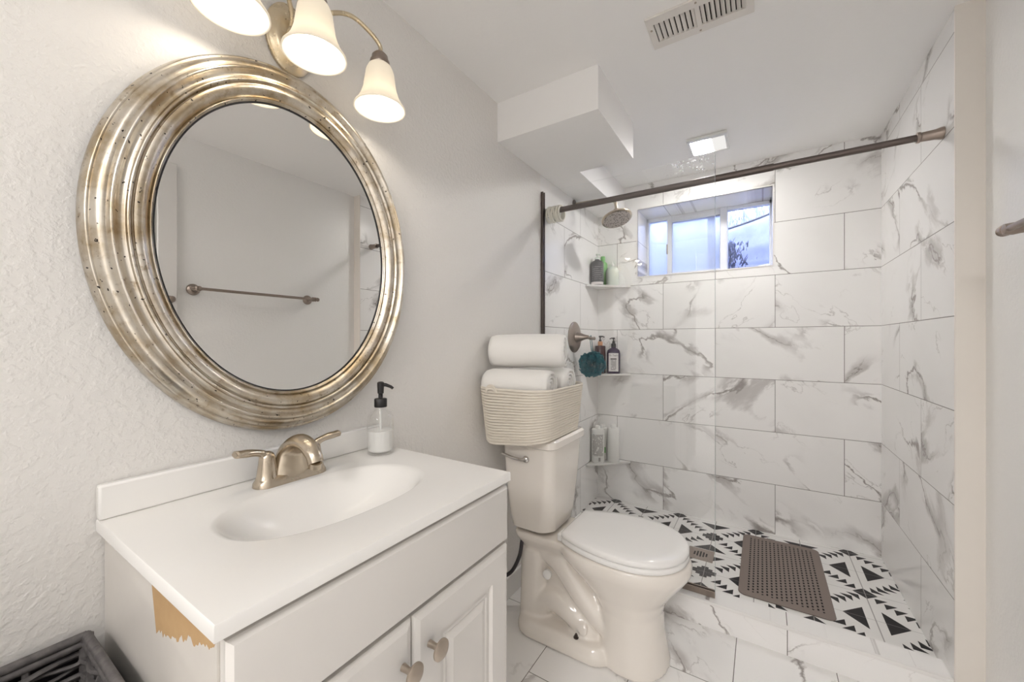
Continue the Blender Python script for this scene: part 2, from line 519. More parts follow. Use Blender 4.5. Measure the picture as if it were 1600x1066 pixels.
def obj(name, mb, mat, parent=None, smooth=True, bevel=0.0, seg=2, angle=40, sub=0):
    """link a mesh authored in world coordinates as one object, under its thing when there is one"""
    off = world_of(parent) if parent else Vector((0, 0, 0))
    me = bpy.data.meshes.new(name)
    me.from_pydata([Vector(p) - off for p in mb.v], [], mb.f)
    me.materials.append(M[mat] if isinstance(mat, str) else mat)
    bm = bmesh.new()
    bm.from_mesh(me)
    bmesh.ops.recalc_face_normals(bm, faces=bm.faces)
    bm.to_mesh(me)
    bm.free()
    if smooth:
        for p in me.polygons:
            p.use_smooth = True
        me.set_sharp_from_angle(angle=math.radians(angle))
    o = bpy.data.objects.new(name, me)
    COL.objects.link(o)
    if parent:
        o.parent = parent
    if bevel:
        b = o.modifiers.new('bevel', 'BEVEL')
        b.width = bevel
        b.segments = seg
        b.limit_method = 'ANGLE'
        b.angle_limit = math.radians(35)
        b.harden_normals = False
    if sub:
        s = o.modifiers.new('sub', 'SUBSURF')
        s.levels = s.render_levels = sub
    return o

def world_of(o):
    p = Vector((0, 0, 0))
    while o:
        p += o.location
        o = o.parent
    return p

def thing(name, label, cat, loc=(0, 0, 0), group=None):
    o = bpy.data.objects.new(name, None)
    o.empty_display_size = 0.05
    COL.objects.link(o)
    o.location = loc
    o['label'] = label
    o['category'] = cat
    if group:
        o['group'] = group
    return o

def tag(o, label, cat, group=None):
    o['label'] = label
    o['category'] = cat
    if group:
        o['group'] = group
    return o

def struct(o):
    o['kind'] = 'structure'
    return o

def copy_tree(o, parent=None):
    c = o.copy()
    COL.objects.link(c)
    if parent:
        c.parent = parent
    for ch in list(o.children):
        copy_tree(ch, c)
    return c

# ------------------------------------------------------------------ the room
W, D, RW, HC = 1.527, 2.737, 1.591, 2.273
JY = 1.817                 # the jog where the right wall steps in to the shower tile
Y0 = -0.75
struct(obj('floor', MB().box(-0.1, RW + 0.1, Y0 - 0.1, 1.83, -0.1, 0.0), 'tile_floor'))
struct(obj('ceiling', MB().box(-0.1, RW + 0.1, Y0 - 0.1, D + 0.35, HC, HC + 0.1), 'ceiling'))
struct(obj('wall_left', MB().box(-0.1, 0.0, Y0, 1.858, 0.0, HC), 'wall'))
struct(obj('wall_shower_left', MB().box(-0.1, 0.0, 1.858, D, 0.0, HC), 'tile_left'))
struct(obj('wall_right', MB().box(RW, RW + 0.1, Y0, JY, 0.0, HC), 'wall_smooth'))
struct(obj('wall_shower_right', MB().box(W, RW + 0.1, JY + 0.004, D, 0.0, HC), 'tile_right'))
struct(obj('trim_1', MB().box(W - 0.002, RW, JY - 0.002, JY + 0.004, 0.0, HC), 'corner_bead'))
wf = MB().box(-0.1, 0.42, Y0 - 0.1, Y0, 0.0, HC).box(1.48, RW + 0.1, Y0 - 0.1, Y0, 0.0, HC).box(0.42, 1.48, Y0 - 0.1, Y0, 2.12, HC)  # wide doorway added so the hall's fill light reaches the room
struct(obj('wall_front', wf, 'wall_smooth'))
# unseen hall and its lamp, added behind the camera to bring in fill light
HY = -3.0
struct(obj('floor_hall', MB().box(-0.9, 2.6, HY, Y0 - 0.1, -0.1, 0.0), 'tile_floor'))
struct(obj('ceiling_hall', MB().box(-0.9, 2.6, HY, Y0 - 0.1, HC, HC + 0.1), 'ceiling'))
hw = MB().box(-0.9, 2.6, HY - 0.1, HY, 0, HC).box(-1.0, -0.9, HY, Y0 - 0.1, 0, HC).box(2.6, 2.7, HY, Y0 - 0.1, 0, HC)
hw.box(-0.9, -0.1, Y0 - 0.1, Y0, 0, HC).box(RW + 0.1, 2.6, Y0 - 0.1, Y0, 0, HC)
struct(obj('wall_hall', hw, 'wall_smooth'))
hl = thing('hall_fill_light', 'round flush light added for fill in the unseen hall behind the doorway', 'ceiling light', (0.95, -1.7, HC))
obj('base', MB().lathe([(0.36, 0.0005), (0.36, 0.02)], (0.95, -1.7, HC), (0, 0, -1), seg=40), 'white_plastic', hl)
M['hall_fill_lens'] = mk_emit('hall_fill_emit', (1.0, 0.97, 0.95), HALL_FILL_E)
obj('lens', MB().lathe([(0.34, 0.0205), (0.33, 0.045), (0.24, 0.07), (0.0, 0.08)], (0.95, -1.7, HC), (0, 0, -1), seg=40), 'hall_fill_lens', hl)
# back wall with the window opening
wx0, wx1, wz0, wz1, wy = 0.284, 1.058, 1.646, 2.106, 3.0
bw = MB()
yb = D + 0.32
for x0, x1, z0, z1 in ((-0.1, wx0, 0, HC), (wx1, RW + 0.1, 0, HC), (wx0, wx1, 0, wz0), (wx0, wx1, wz1, HC)):
    bw.box(x0, x1, D, yb, z0, z1)
struct(obj('wall_back', bw, 'tile_back'))
# thin white edging round the opening
ed = MB()
for x0, x1, z0, z1 in ((wx0 - 0.007, wx0, wz0 - 0.007, wz1 + 0.007), (wx1, wx1 + 0.007, wz0 - 0.007, wz1 + 0.007),
                       (wx0, wx1, wz0 - 0.007, wz0), (wx0, wx1, wz1, wz1 + 0.007)):
    ed.box(x0, x1, D - 0.003, D + 0.01, z0, z1)
struct(obj('trim_2', ed, 'trim'))
# shower pan, curb
struct(obj('floor_shower', MB().box(0, W, 1.925, D, -0.1, 0.079), 'kilim'))
cb = MB().box(0, W, 1.825, 1.925, 0.0, 0.108)
struct(obj('trim_3', cb, 'tile_curb'))
struct(obj('trim_4', MB().box(0, W, 1.821, 1.833, 0.098, 0.111), 'trim', bevel=0.002))
# dropped soffit in the corner
sf = MB()
sf.add([(0, 1.453, 2.099), (0.472, 1.453, 2.099), (0.472, 1.943, 2.099), (0.191, 1.943, 2.099), (0.191, D, 2.099), (0, D, 2.099),
        (0, 1.453, HC), (0.472, 1.453, HC), (0.472, 1.943, HC), (0.191, 1.943, HC), (0.191, D, HC), (0, D, HC)],
       [(5, 4, 3, 2, 1, 0), (0, 1, 7, 6), (1, 2, 8, 7), (2, 3, 9, 8), (3, 4, 10, 9)])
struct(obj('ceiling_soffit', sf, 'ceiling', smooth=False))
# baseboards
struct(obj('baseboard_left', MB().box(0, 0.012, 0.80, 1.825, 0, 0.10), 'trim', bevel=0.003))
struct(obj('baseboard_right', MB().box(RW - 0.012, RW, 0.80, JY - 0.002, 0, 0.10), 'trim', bevel=0.003))
# door on the right-hand wall, seen only in the mirror
dr = obj('door_1', MB().box(RW - 0.012, RW, -0.10, 0.68, 0.0, 2.03), 'trim', bevel=0.003)
struct(dr)
cs = MB()
cs.box(RW - 0.02, RW, 0.69, 0.77, 0, 2.11).box(RW - 0.02, RW, -0.19, -0.11, 0, 2.11).box(RW - 0.02, RW, -0.11, 0.69, 2.035, 2.11)
struct(obj('trim_5', cs, 'trim', bevel=0.004))

# dome lamp added for fill, unseen above and behind the camera
cl = thing('room_fill_light', 'white dome light added for fill just inside the doorway, unseen', 'ceiling light', (1.12, -0.46, HC))
obj('base', MB().lathe([(0.19, 0.0005), (0.19, 0.02)], (1.12, -0.46, HC), (0, 0, -1), seg=40), 'white_plastic', cl)
M['dome'] = mk_emit('fill_dome_emit', (1.0, 0.985, 0.965), 7.0)
obj('dome', MB().lathe([(0.18, 0.0205), (0.175, 0.045), (0.13, 0.075), (0.0, 0.09)], (1.12, -0.46, HC), (0, 0, -1), seg=40), 'dome', cl)

# ------------------------------------------------------------------ window
win = MB()
def fr(x0, x1, z0, z1, y0=wy, y1=wy + 0.05):
    win.box(x0, x1, y0, y1, z0, z1)
fr(wx0, wx1, wz0, wz0 + 0.03)
fr(wx0, wx1, wz1 - 0.022, wz1)
fr(wx0, wx0 + 0.012, wz0, wz1)
fr(wx1 - 0.012, wx1, wz0, wz1)
fr(0.428, 0.459, wz0, wz1, wy - 0.012)
fr(0.766, 0.811, wz0, wz1, wy - 0.012)
fr(0.459, 0.766, wz1 - 0.045, wz1 - 0.02, wy - 0.006)
fr(0.459, 0.766, wz0 + 0.02, wz0 + 0.05, wy - 0.006)
wo = struct(obj('window_1', win, 'vinyl', bevel=0.002))
obj('frosted_pane', MB().box(wx0 + 0.01, 0.44, wy + 0.02, wy + 0.026, wz0 + 0.02, wz1 - 0.02).box(0.45, 0.775, wy + 0.018, wy + 0.024, wz0 + 0.03, wz1 - 0.03), 'frosted', wo)
obj('clear_pane', MB().box(0.80, wx1 - 0.008, wy + 0.03, wy + 0.034, wz0 + 0.02, wz1 - 0.02), 'bottle_glass', wo)
obj('latch', MB().box(0.424, 0.432, wy - 0.022, wy - 0.01, 1.83, 1.90), 'knob_metal', wo, bevel=0.002)
# outside: steel window well, plants
wl = MB()
inner, outer = [], []
for k in range(33):
    a = PI * k / 32
    outer.append((0.67 + 0.72 * math.cos(a), yb + 0.72 * math.sin(a)))
for i in range(13):
    pass
def well_strip():
    r = []
    for x, y in outer:
        col = []
        for i in range(25):
            z = 1.2 + (0.94 + 0.16 * (x - 0.7)) * i / 24
            w = 0.003 * math.sin(i * 1.6)
            nx, ny = x - 0.67, y - yb
            l = math.hypot(nx, ny) or 1
            col.append((x + nx / l * w, y + max(ny, 0) / l * w + 0.0, z))
        r.append(col)
    return r
wl.loft(well_strip(), False, False, closed=False)
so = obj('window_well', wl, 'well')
md = so.modifiers.new('s', 'SOLIDIFY')
md.thickness = 0.006
tag(so, 'blue-grey corrugated steel window well outside the small shower window', 'window well')
obj('rim', MB().tube([r_[-1] for r_ in well_strip()], 0.011, 8), 'slate', so)
dp = obj('drain_pipe', MB().lathe([(0.026, 0.0), (0.026, 0.95)], (0.70, wy + 0.13, 1.2), seg=20), 'slate')
tag(dp, 'grey upright pipe outside, blurred behind the frosted window pane', 'pipe')
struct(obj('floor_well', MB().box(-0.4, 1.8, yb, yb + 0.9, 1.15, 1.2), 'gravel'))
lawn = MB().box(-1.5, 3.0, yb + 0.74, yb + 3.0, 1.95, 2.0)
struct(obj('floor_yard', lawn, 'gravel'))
def blades(n, fx, seedv):
    rnd = random.Random(seedv)
    mb = MB()
    for _ in range(n):
        x, y, z, h, w = fx(rnd)
        a = rnd.uniform(0, 2 * PI)
        lx, ly = rnd.uniform(-0.5, 0.5) * h, rnd.uniform(-0.3, 0.3) * h
        c, s = math.cos(a) * w, math.sin(a) * w
        mb.add([(x - c, y - s, z), (x + c, y + s, z), (x + lx * 0.5 + c * 0.7, y + ly * 0.5 + s * 0.7, z + h * 0.6),
                (x + lx, y + ly, z + h), (x + lx * 0.5 - c * 0.7, y + ly * 0.5 - s * 0.7, z + h * 0.6)],
               [(0, 1, 2, 3, 4)])
    return mb
g = obj('dry_grass', blades(1500, lambda r: (r.uniform(-0.2, 2.0), yb + r.uniform(0.78, 1.5), 1.99, r.uniform(0.2, 0.75), r.uniform(0.003, 0.008)), 3), 'grass_dry', smooth=False)
tag(g, 'pale frosty grass growing above the window well', 'grass')
g['kind'] = 'stuff'
sh = obj('leafy_shrub', blades(900, lambda r: (0.76 + r.gauss(0, 0.06), yb + 0.45 + r.gauss(0, 0.05), 1.5 + r.uniform(0, 0.46), r.uniform(0.02, 0.055), r.uniform(0.004, 0.009)), 5), 'grass_dark', smooth=False)
tag(sh, 'dark small-leaved plant inside the window well behind the clear pane', 'plant')

# ------------------------------------------------------------------ vanity cabinet
van = thing('vanity_cabinet', 'white two-door vanity cabinet with peeling paint on its left side', 'cabinet', (0.235, 0.495, 0))
obj('body', MB().box(0.004, 0.468, 0.204, 0.79, 0.09, 0.60).box(0.004, 0.40, 0.204, 0.79, 0.0, 0.09)
    .box(0.004, 0.468, 0.776, 0.79, 0.60, 0.8615).box(0.452, 0.468, 0.204, 0.776, 0.60, 0.8615).box(0.004, 0.02, 0.204, 0.776, 0.60, 0.8615), 'cabinet', van)
s = obj('side_panel', MB().box(0.004, 0.4675, 0.2, 0.204, 0.0, 0.8615), 'peeled', van)
s['label'] = 'side panel with a torn patch of bare tan board'
def panel(y0, y1, z0, z1, loops):
    """a slab facing +x built as nested rectangles (inset, x)"""
    mb = MB()
    rings = []
    for ins, x in loops:
        rings.append([(x, y0 + ins, z0 + ins), (x, y1 - ins, z0 + ins), (x, y1 - ins, z1 - ins), (x, y0 + ins, z1 - ins)])
    return mb.loft(rings)
obj('drawer_front', panel(0.203, 0.791, 0.722, 0.853, [(0, 0.469), (0, 0.482), (0.006, 0.490), (0.014, 0.492)]), 'cabinet', van, angle=20)
for (y0, y1, kx) in ((0.203, 0.4855, 0.462), (0.4885, 0.791, 0.525)):
    d = obj('door', panel(y0, y1, 0.10, 0.714, [(0, 0.469), (0, 0.482), (0.004, 0.487), (0.014, 0.490), (0.066, 0.490), (0.072, 0.484), (0.080, 0.4835), (0.084, 0.486), (0.088, 0.4835), (0.104, 0.489)]), 'cabinet', van, angle=15)
    obj('knob', MB().lathe([(0.0065, 0.0), (0.0055, 0.012), (0.006, 0.02), (0.012, 0.023), (0.0185, 0.027), (0.0185, 0.030), (0.015, 0.033), (0.008, 0.0345), (0.0, 0.035)], (0.490, kx, 0.645), (1, 0, 0)), 'knob_metal', d)

# countertop with moulded oval basin
top = thing('countertop', 'white one-piece vanity countertop with a moulded oval basin', 'countertop', (0.25, 0.495, 0.862))
cx0, cx1, cy0, cy1, cz1, cz0 = 0.003, 0.490, 0.189, 0.800, 0.8825, 0.8620
bc = (0.252, 0.490)
NS = 96
def ell(a, b, z, p=2.35):
    r = []
    for k in range(NS):
        t_ = 2 * PI * k / NS
        c_, s_ = math.cos(t_), math.sin(t_)
        r.append((bc[0] + a * math.copysign(abs(c_) ** (2 / p), c_), bc[1] + b * math.copysign(abs(s_) ** (2 / p), s_), z))
    return r
def rect_ring(z):
    r = []
    corners = []
    for k in range(NS):
        t_ = 2 * PI * k / NS
        dx, dy = math.cos(t_), math.sin(t_)
        tx = ((cx1 - bc[0]) if dx > 0 else (bc[0] - cx0)) / max(abs(dx), 1e-9)
        ty = ((cy1 - bc[1]) if dy > 0 else (bc[1] - cy0)) / max(abs(dy), 1e-9)
        q = min(tx, ty)
        r.append([bc[0] + dx * q, bc[1] + dy * q, z])
    for X in (cx0, cx1):
        for Y in (cy0, cy1):
            i = min(range(NS), key=lambda j: (r[j][0] - X) ** 2 + (r[j][1] - Y) ** 2)
            r[i][0], r[i][1] = X, Y
    return [tuple(p) for p in r]
tb = MB()
prof = [(0.132, 0.212, 0.8825), (0.128, 0.207, 0.8815), (0.122, 0.200, 0.877), (0.114, 0.188, 0.864), (0.103, 0.168, 0.842),
        (0.088, 0.138, 0.818), (0.066, 0.098, 0.800), (0.040, 0.056, 0.790), (0.022, 0.024, 0.787)]
rings = [rect_ring(cz0), rect_ring(cz1 - 0.0025), [(bc[0] + (x - bc[0]) * 0.995, bc[1] + (y - bc[1]) * 0.996, cz1) for x, y, _ in rect_ring(0)]]
rings += [ell(*p) for p in prof]
tb.loft(rings, False, True)
under = [ell(a + 0.008, b + 0.008, z - 0.008) for a, b, z in prof[1:]]
tb.loft([rect_ring(cz0)] + under, False, True)
obj('slab', tb, 'counter', top, angle=50)
obj('backsplash', MB().box(0.003, 0.022, 0.189, 0.800, 0.8826, 0.945), 'counter', top, bevel=0.004)
obj('drain', MB().lathe([(0.021, 0.0), (0.021, 0.003), (0.014, 0.005), (0.0, 0.006)], (bc[0], bc[1], 0.788)), 'nickel', top)

# faucet
fa = thing('faucet', 'brushed nickel two-handle faucet on the white vanity top', 'faucet', (0.085, 0.49, 0.8827))
def rrect(cx, cy, hx, hy, r, z, n=6):
    out = []
    for sx, sy, a0 in ((1, 1, 0), (-1, 1, PI / 2), (-1, -1, PI), (1, -1, 1.5 * PI)):
        for k in range(n + 1):
            a = a0 + PI / 2 * k / n
            out.append((cx + sx * (hx - r) + r * math.cos(a), cy + sy * (hy - r) + r * math.sin(a), z))
    return out
fb = MB().loft([rrect(0.085, 0.49, 0.027, 0.081, 0.026, 0.8828), rrect(0.085, 0.49, 0.026, 0.080, 0.025, 0.890), rrect(0.085, 0.49, 0.022, 0.074, 0.0215, 0.900), rrect(0.085, 0.49, 0.015, 0.066, 0.0145, 0.903)])
obj('base_plate', fb, 'nickel', fa)
# spout: flattened swan arc, wide skirt at the foot
sp = spline([(0.080, 0.49, 0.898), (0.083, 0.49, 0.925), (0.092, 0.49, 0.953), (0.118, 0.49, 0.971), (0.150, 0.49, 0.968), (0.176, 0.49, 0.950), (0.184, 0.49, 0.935)], 6)
nsp = len(sp)
sr = []
for i in range(nsp):
    q = i / (nsp - 1)
    sr.append(0.034 * (1 - q) ** 2.2 + 0.0165)
obj('spout', MB().tube(sp, sr, 20, flat=[0.62 + 0.3 * (i / (nsp - 1)) for i in range(nsp)]), 'nickel', fa)
obj('aerator', MB().lathe([(0.012, 0), (0.0125, 0.012), (0.011, 0.013)], (0.181, 0.49, 0.923), (0.25, 0, 1)), 'nickel', fa)
obj('lift_rod', MB().lathe([(0.0025, 0), (0.0025, 0.04), (0.006, 0.043), (0.006, 0.048), (0, 0.05)], (0.052, 0.49, 0.90)), 'nickel', fa)
for sgn in (-1, 1):
    y = 0.49 + sgn * 0.053
    hb = MB().lathe([(0.0235, 0), (0.022, 0.014), (0.0205, 0.016), (0.0185, 0.034), (0.0165, 0.050), (0.0155, 0.058), (0.012, 0.066), (0.005, 0.070), (0.0, 0.0705)], (0.085, y, 0.8875), seg=24)
    lp = spline([(0.085, y, 0.944), (0.0855, y + sgn * 0.012, 0.955), (0.087, y + sgn * 0.030, 0.961), (0.089, y + sgn * 0.052, 0.964), (0.091, y + sgn * 0.066, 0.966)], 6)
    n = len(lp)
    hb.tube(lp, [0.0135 - 0.004 * math.sin(PI * min(1, 1.6 * i / n)) if i < n - 2 else 0.0085 for i in range(n)], 14, flat=[1.0 - 0.42 * min(1, 1.4 * i / n) for i in range(n)])
    obj('handle', hb, 'nickel', fa)

# soap dispenser
so = thing('soap_dispenser', 'clear glass soap bottle with black pump, half full of white soap', 'soap dispenser', (0.09, 0.738, 0.8827))
c = (0.09, 0.738, 0.8828)
obj('bottle', MB().lathe([(0.034, 0.0), (0.0365, 0.002), (0.037, 0.006), (0.037, 0.092), (0.035, 0.104), (0.028, 0.114), (0.019, 0.121), (0.0155, 0.126), (0.015, 0.136)], c, seg=40, cap1=False), 'bottle_glass', so)
obj('liquid', MB().lathe([(0.030, 0.008), (0.0335, 0.011), (0.0345, 0.015), (0.0345, 0.066), (0.0, 0.0662)], c, seg=40), 'soap', so)
obj('pump_tube', MB().lathe([(0.003, 0.012), (0.003, 0.13)], c, seg=10), 'white_plastic', so)
pm = MB().lathe([(0.017, 0.131), (0.0175, 0.133), (0.0175, 0.153), (0.016, 0.155), (0.006, 0.156), (0.006, 0.168), (0.0085, 0.170), (0.0095, 0.196), (0.0095, 0.200), (0.006, 0.2025), (0, 0.203)], c, seg=28)
pm.tube([(0.09, 0.738, 1.077), (0.100, 0.748, 1.076), (0.110, 0.758, 1.070), (0.114, 0.762, 1.065)], [0.006, 0.005, 0.0042, 0.004], 10)
obj('pump', pm, 'black', so)

# ------------------------------------------------------------------ oval mirror
mi = thing('mirror', 'large oval wall mirror with a ridged aged silver-leaf frame', 'mirror', (0, 0.528, 1.424))
A_, B_ = 0.268, 0.346
def bead(s0, x0, s1, x1, bulge, n=7):
    r = []
    for k in range(n + 1):
        q = k / n
        r.append((s0 + (s1 - s0) * q, x0 + (x1 - x0) * q + bulge * math.sin(PI * q)))
    return r
prof = [(0.0, 0.020), (0.0, 0.027)]
prof += bead(0.001, 0.028, 0.007, 0.031, 0.004)
prof += [(0.008, 0.030)]
prof += bead(0.009, 0.032, 0.030, 0.043, 0.006)
prof += [(0.031, 0.040), (0.032, 0.040)]
prof += bead(0.033, 0.042, 0.041, 0.046, 0.004)
prof += bead(0.042, 0.043, 0.056, 0.046, -0.004)
prof += bead(0.057, 0.047, 0.065, 0.046, 0.0045)
prof += [(0.066, 0.043)]
prof += bead(0.067, 0.042, 0.084, 0.030, 0.004)
prof += [(0.085, 0.027)]
prof += bead(0.086, 0.027, 0.094, 0.016, 0.004)
prof += [(0.095, 0.012), (0.095, 0.001)]
NM = 160
rings = []
for s_, x_ in prof:
    rings.append([(x_, 0.528 + (A_ + s_) * math.cos(2 * PI * k / NM), 1.424 + (B_ + s_) * math.sin(2 * PI * k / NM)) for k in range(NM)])
obj('frame', MB().loft(rings, False, False), 'leaf', mi, angle=38)
obj('glass', MB().loft([[(x_, 0.528 + (A_ + 0.004) * math.cos(2 * PI * k / NM), 1.424 + (B_ + 0.004) * math.sin(2 * PI * k / NM)) for k in range(NM)] for x_ in (0.012, 0.024)]), 'mirror', mi)

obj('inner_lip', MB().loft([[(x_, 0.528 + (A_ + s_) * math.cos(2 * PI * k / NM), 1.424 + (B_ + s_) * math.sin(2 * PI * k / NM)) for k in range(NM)] for s_, x_ in ((-0.0035, 0.0242), (-0.003, 0.0262), (0.0005, 0.0268))], False, False), 'black', mi)

# ------------------------------------------------------------------ vanity light with three shades
vl = thing('vanity_light', 'brushed nickel three-arm vanity light with bell glass shades above the mirror', 'wall lamp', (0, 0.53, 1.957))
bp = MB().loft([[(x_, 0.53 + a * math.cos(2 * PI * k / 48), 1.957 + b * math.sin(2 * PI * k / 48)) for k in range(48)]
                for x_, a, b in ((0.001, 0.060, 0.086), (0.008, 0.060, 0.086), (0.013, 0.055, 0.081), (0.015, 0.049, 0.075), (0.021, 0.045, 0.070), (0.025, 0.034, 0.058))])
obj('backplate', bp, 'gold_nickel', vl)
obj('finial', MB().lathe([(0.006, 0), (0.006, 0.008), (0.010, 0.012), (0.011, 0.018), (0.008, 0.024), (0.0, 0.027)], (0.024, 0.515, 1.955), (1, 0, 0)), 'gold_nickel', vl)
LAMPS = [(0.128, 0.350, 1.850), (0.150, 0.508, 1.848), (0.128, 0.705, 1.832)]
for (lx, ly, lz) in LAMPS:
    tz = lz + 0.152
    if abs(ly - 0.53) < 0.05:
        pts = [(0.022, 0.53, 1.965), (0.05, 0.525, 2.01), (0.09, 0.515, 2.045), (0.13, ly, 2.045), (lx, ly, 2.02), (lx, ly, tz)]
    else:
        sg = 1 if ly > 0.53 else -1
        dy = ly - 0.53
        pts = [(0.022, 0.53 + 0.01 * sg, 1.965), (0.045, 0.53 + 0.1 * dy, 1.995), (0.075, 0.53 + 0.30 * dy, 2.030), (0.100, 0.53 + 0.58 * dy, 2.050), (0.119, 0.53 + 0.85 * dy, 2.030), (lx, ly, 2.005), (lx, ly, tz)]
    obj('arm', MB().tube(spline(pts, 7), 0.0055, 12), 'gold_nickel', vl)
    obj('socket', MB().lathe([(0.024, 0.116), (0.026, 0.120), (0.0255, 0.130), (0.022, 0.134), (0.021, 0.144), (0.014, 0.152), (0.006, 0.155)], (lx, ly, lz), seg=28), 'bronze_light', vl)
    sd = MB().lathe([(0.066, 0.0), (0.0655, 0.004), (0.058, 0.014), (0.049, 0.030), (0.042, 0.052), (0.038, 0.080), (0.035, 0.100), (0.029, 0.114), (0.022, 0.120)], (lx, ly, lz), seg=40, cap0=False, cap1=False)
    so_ = obj('shade', sd, 'shade', vl)
    md = so_.modifiers.new('s', 'SOLIDIFY')
    md.thickness = 0.003
    md.offset = 0
    obj('bulb', MB().lathe([(0.0, 0.036), (0.012, 0.038), (0.021, 0.046), (0.024, 0.058), (0.021, 0.072), (0.013, 0.088), (0.012, 0.118)], (lx, ly, lz), seg=20), 'bulb', vl)
    ld = bpy.data.lights.new('bulb_light', 'POINT')
    ld.energy = LAMP_W
    ld.color = (1.0, 0.90, 0.76)
    ld.shadow_soft_size = 0.018
    lo = bpy.data.objects.new('bulb_light', ld)
    COL.objects.link(lo)
    lo.parent = vl
    lo.location = Vector((lx, ly, lz + 0.020)) - vl.location

# ------------------------------------------------------------------ ceiling register and fan light
vt = thing('ceiling_vent', 'white louvred ceiling register at the top of the photo', 'vent', (0.83, 1.41, HC))
vx0, vx1, vy0, vy1 = 0.675, 0.985, 1.335, 1.487
z0 = HC - 0.008
vf = MB()
vf.box(vx0, vx1, vy0, vy0 + 0.032, z0, HC - 0.0005).box(vx0, vx1, vy1 - 0.032, vy1, z0, HC - 0.0005)
vf.box(vx0, vx0 + 0.022, vy0 + 0.032, vy1 - 0.032, z0, HC - 0.0005).box(vx1 - 0.022, vx1, vy0 + 0.032, vy1 - 0.032, z0, HC - 0.0005).box(0.822, 0.836, vy0 + 0.032, vy1 - 0.032, z0, HC - 0.0005)
obj('frame', vf, 'vent', vt)
obj('duct', MB().box(vx0 + 0.01, vx1 - 0.01, vy0 + 0.02, vy1 - 0.02, HC - 0.0015, HC - 0.0005), 'dark', vt)
for k in range(17):
    if k < 8:
        x = vx0 + 0.030 + k * 0.0160
        tilt = 0.0050
    else:
        x = 0.843 + (k - 8) * 0.0142
        tilt = -0.0050
    sl = MB()
    y0, y1 = vy0 + 0.031, vy1 - 0.031
    sl.add([(x - tilt, y0, HC - 0.0075), (x - tilt + 0.0012, y0, HC - 0.0075), (x + tilt + 0.0012, y0, HC - 0.0018), (x + tilt, y0, HC - 0.0018),
            (x - tilt, y1, HC - 0.0075), (x - tilt + 0.0012, y1, HC - 0.0075), (x + tilt + 0.0012, y1, HC - 0.0018), (x + tilt, y1, HC - 0.0018)],
           [(0, 1, 2, 3), (7, 6, 5, 4), (0, 4, 5, 1), (1, 5, 6, 2), (2, 6, 7, 3), (3, 7, 4, 0)])
    obj('slat', sl, 'vent', vt, smooth=False)
for sx, sy in ((0.829, vy0 + 0.012), (0.829, vy1 - 0.012), (vx0 + 0.011, 1.39)):
    obj('screw', MB().lathe([(0.0035, 0), (0.0035, 0.0015), (0.0, 0.002)], (sx, sy, z0), (0, 0, -1), seg=12), 'knob_metal', vt)

fl = thing('fan_light', 'small square bathroom fan light glowing on the ceiling in front of the shower', 'ceiling light', (0.76, 2.355, HC))
fx0, fx1, fy0, fy1 = 0.666, 0.857, 2.252, 2.462
ff = MB()
zf = HC - 0.014
ff.box(fx0, fx1, fy0, fy0 + 0.030, zf, HC - 0.0005).box(fx0, fx1, fy1 - 0.016, fy1, zf, HC - 0.0005).box(fx0, fx0 + 0.014, fy0 + 0.03, fy1 - 0.016, zf, HC - 0.0005).box(fx1 - 0.014, fx1, fy0 + 0.03, fy1 - 0.016, zf, HC - 0.0005)
obj('frame', ff, 'white_plastic', fl, bevel=0.002)
obj('lens', MB().box(fx0 + 0.014, fx1 - 0.014, fy0 + 0.03, fy1 - 0.016, HC - 0.010, HC - 0.006), 'fanlens', fl)

# ------------------------------------------------------------------ toilet
TY = 1.522
to = thing('toilet', 'cream-white two-piece toilet with its lid closed', 'toilet', (0.35, TY, 0))
def egg(xb, xf, w, z, n=48, pb=2.6, pf=2.1, yc=TY):
    xm = xb + (xf - xb) * 0.50
    r = []
    for k in range(n):
        t_ = 2 * PI * k / n
        c_, s_ = math.cos(t_), math.sin(t_)
        p = pf if c_ >= 0 else pb
        L = (xf - xm) if c_ >= 0 else (xm - xb)
        r.append((xm + L * math.copysign(abs(c_) ** (2 / p), c_), yc + w * math.copysign(abs(s_) ** (2 / p), s_), z))
    return r
bb = MB()
bb.loft([egg(0.47, 0.722, 0.142, 0.001), egg(0.47, 0.715, 0.138, 0.04), egg(0.475, 0.700, 0.131, 0.12), egg(0.47, 0.696, 0.130, 0.20), egg(0.44, 0.712, 0.140, 0.25),
         egg(0.39, 0.745, 0.158, 0.295), egg(0.34, 0.775, 0.175, 0.335), egg(0.31, 0.794, 0.185, 0.362), egg(0.30, 0.797, 0.187, 0.385), egg(0.30, 0.790, 0.183, 0.402), egg(0.31, 0.780, 0.175, 0.406)])
# rear deck that carries the tank
bb.loft([rrect(0.235, TY, 0.10, 0.070, 0.04, 0.30), rrect(0.245, TY, 0.13, 0.115, 0.05, 0.365), rrect(0.25, TY, 0.14, 0.128, 0.05, 0.385), rrect(0.25, TY, 0.14, 0.128, 0.05, 0.404)])
# rear column and web
bb.loft([rrect(0.185, TY, 0.060, 0.118, 0.045, 0.001), rrect(0.185, TY, 0.058, 0.112, 0.045, 0.10), rrect(0.185, TY, 0.056, 0.106, 0.045, 0.32)])
bb.loft([rrect(0.36, TY, 0.19, 0.070, 0.03, 0.001), rrect(0.36, TY, 0.19, 0.066, 0.03, 0.34)])
# foot
bb.loft([rrect(0.335, TY, 0.205, 0.158, 0.075, 0.001), rrect(0.335, TY, 0.205, 0.158, 0.075, 0.035), rrect(0.335, TY, 0.195, 0.146, 0.07, 0.058), rrect(0.335, TY, 0.185, 0.135, 0.06, 0.064)])
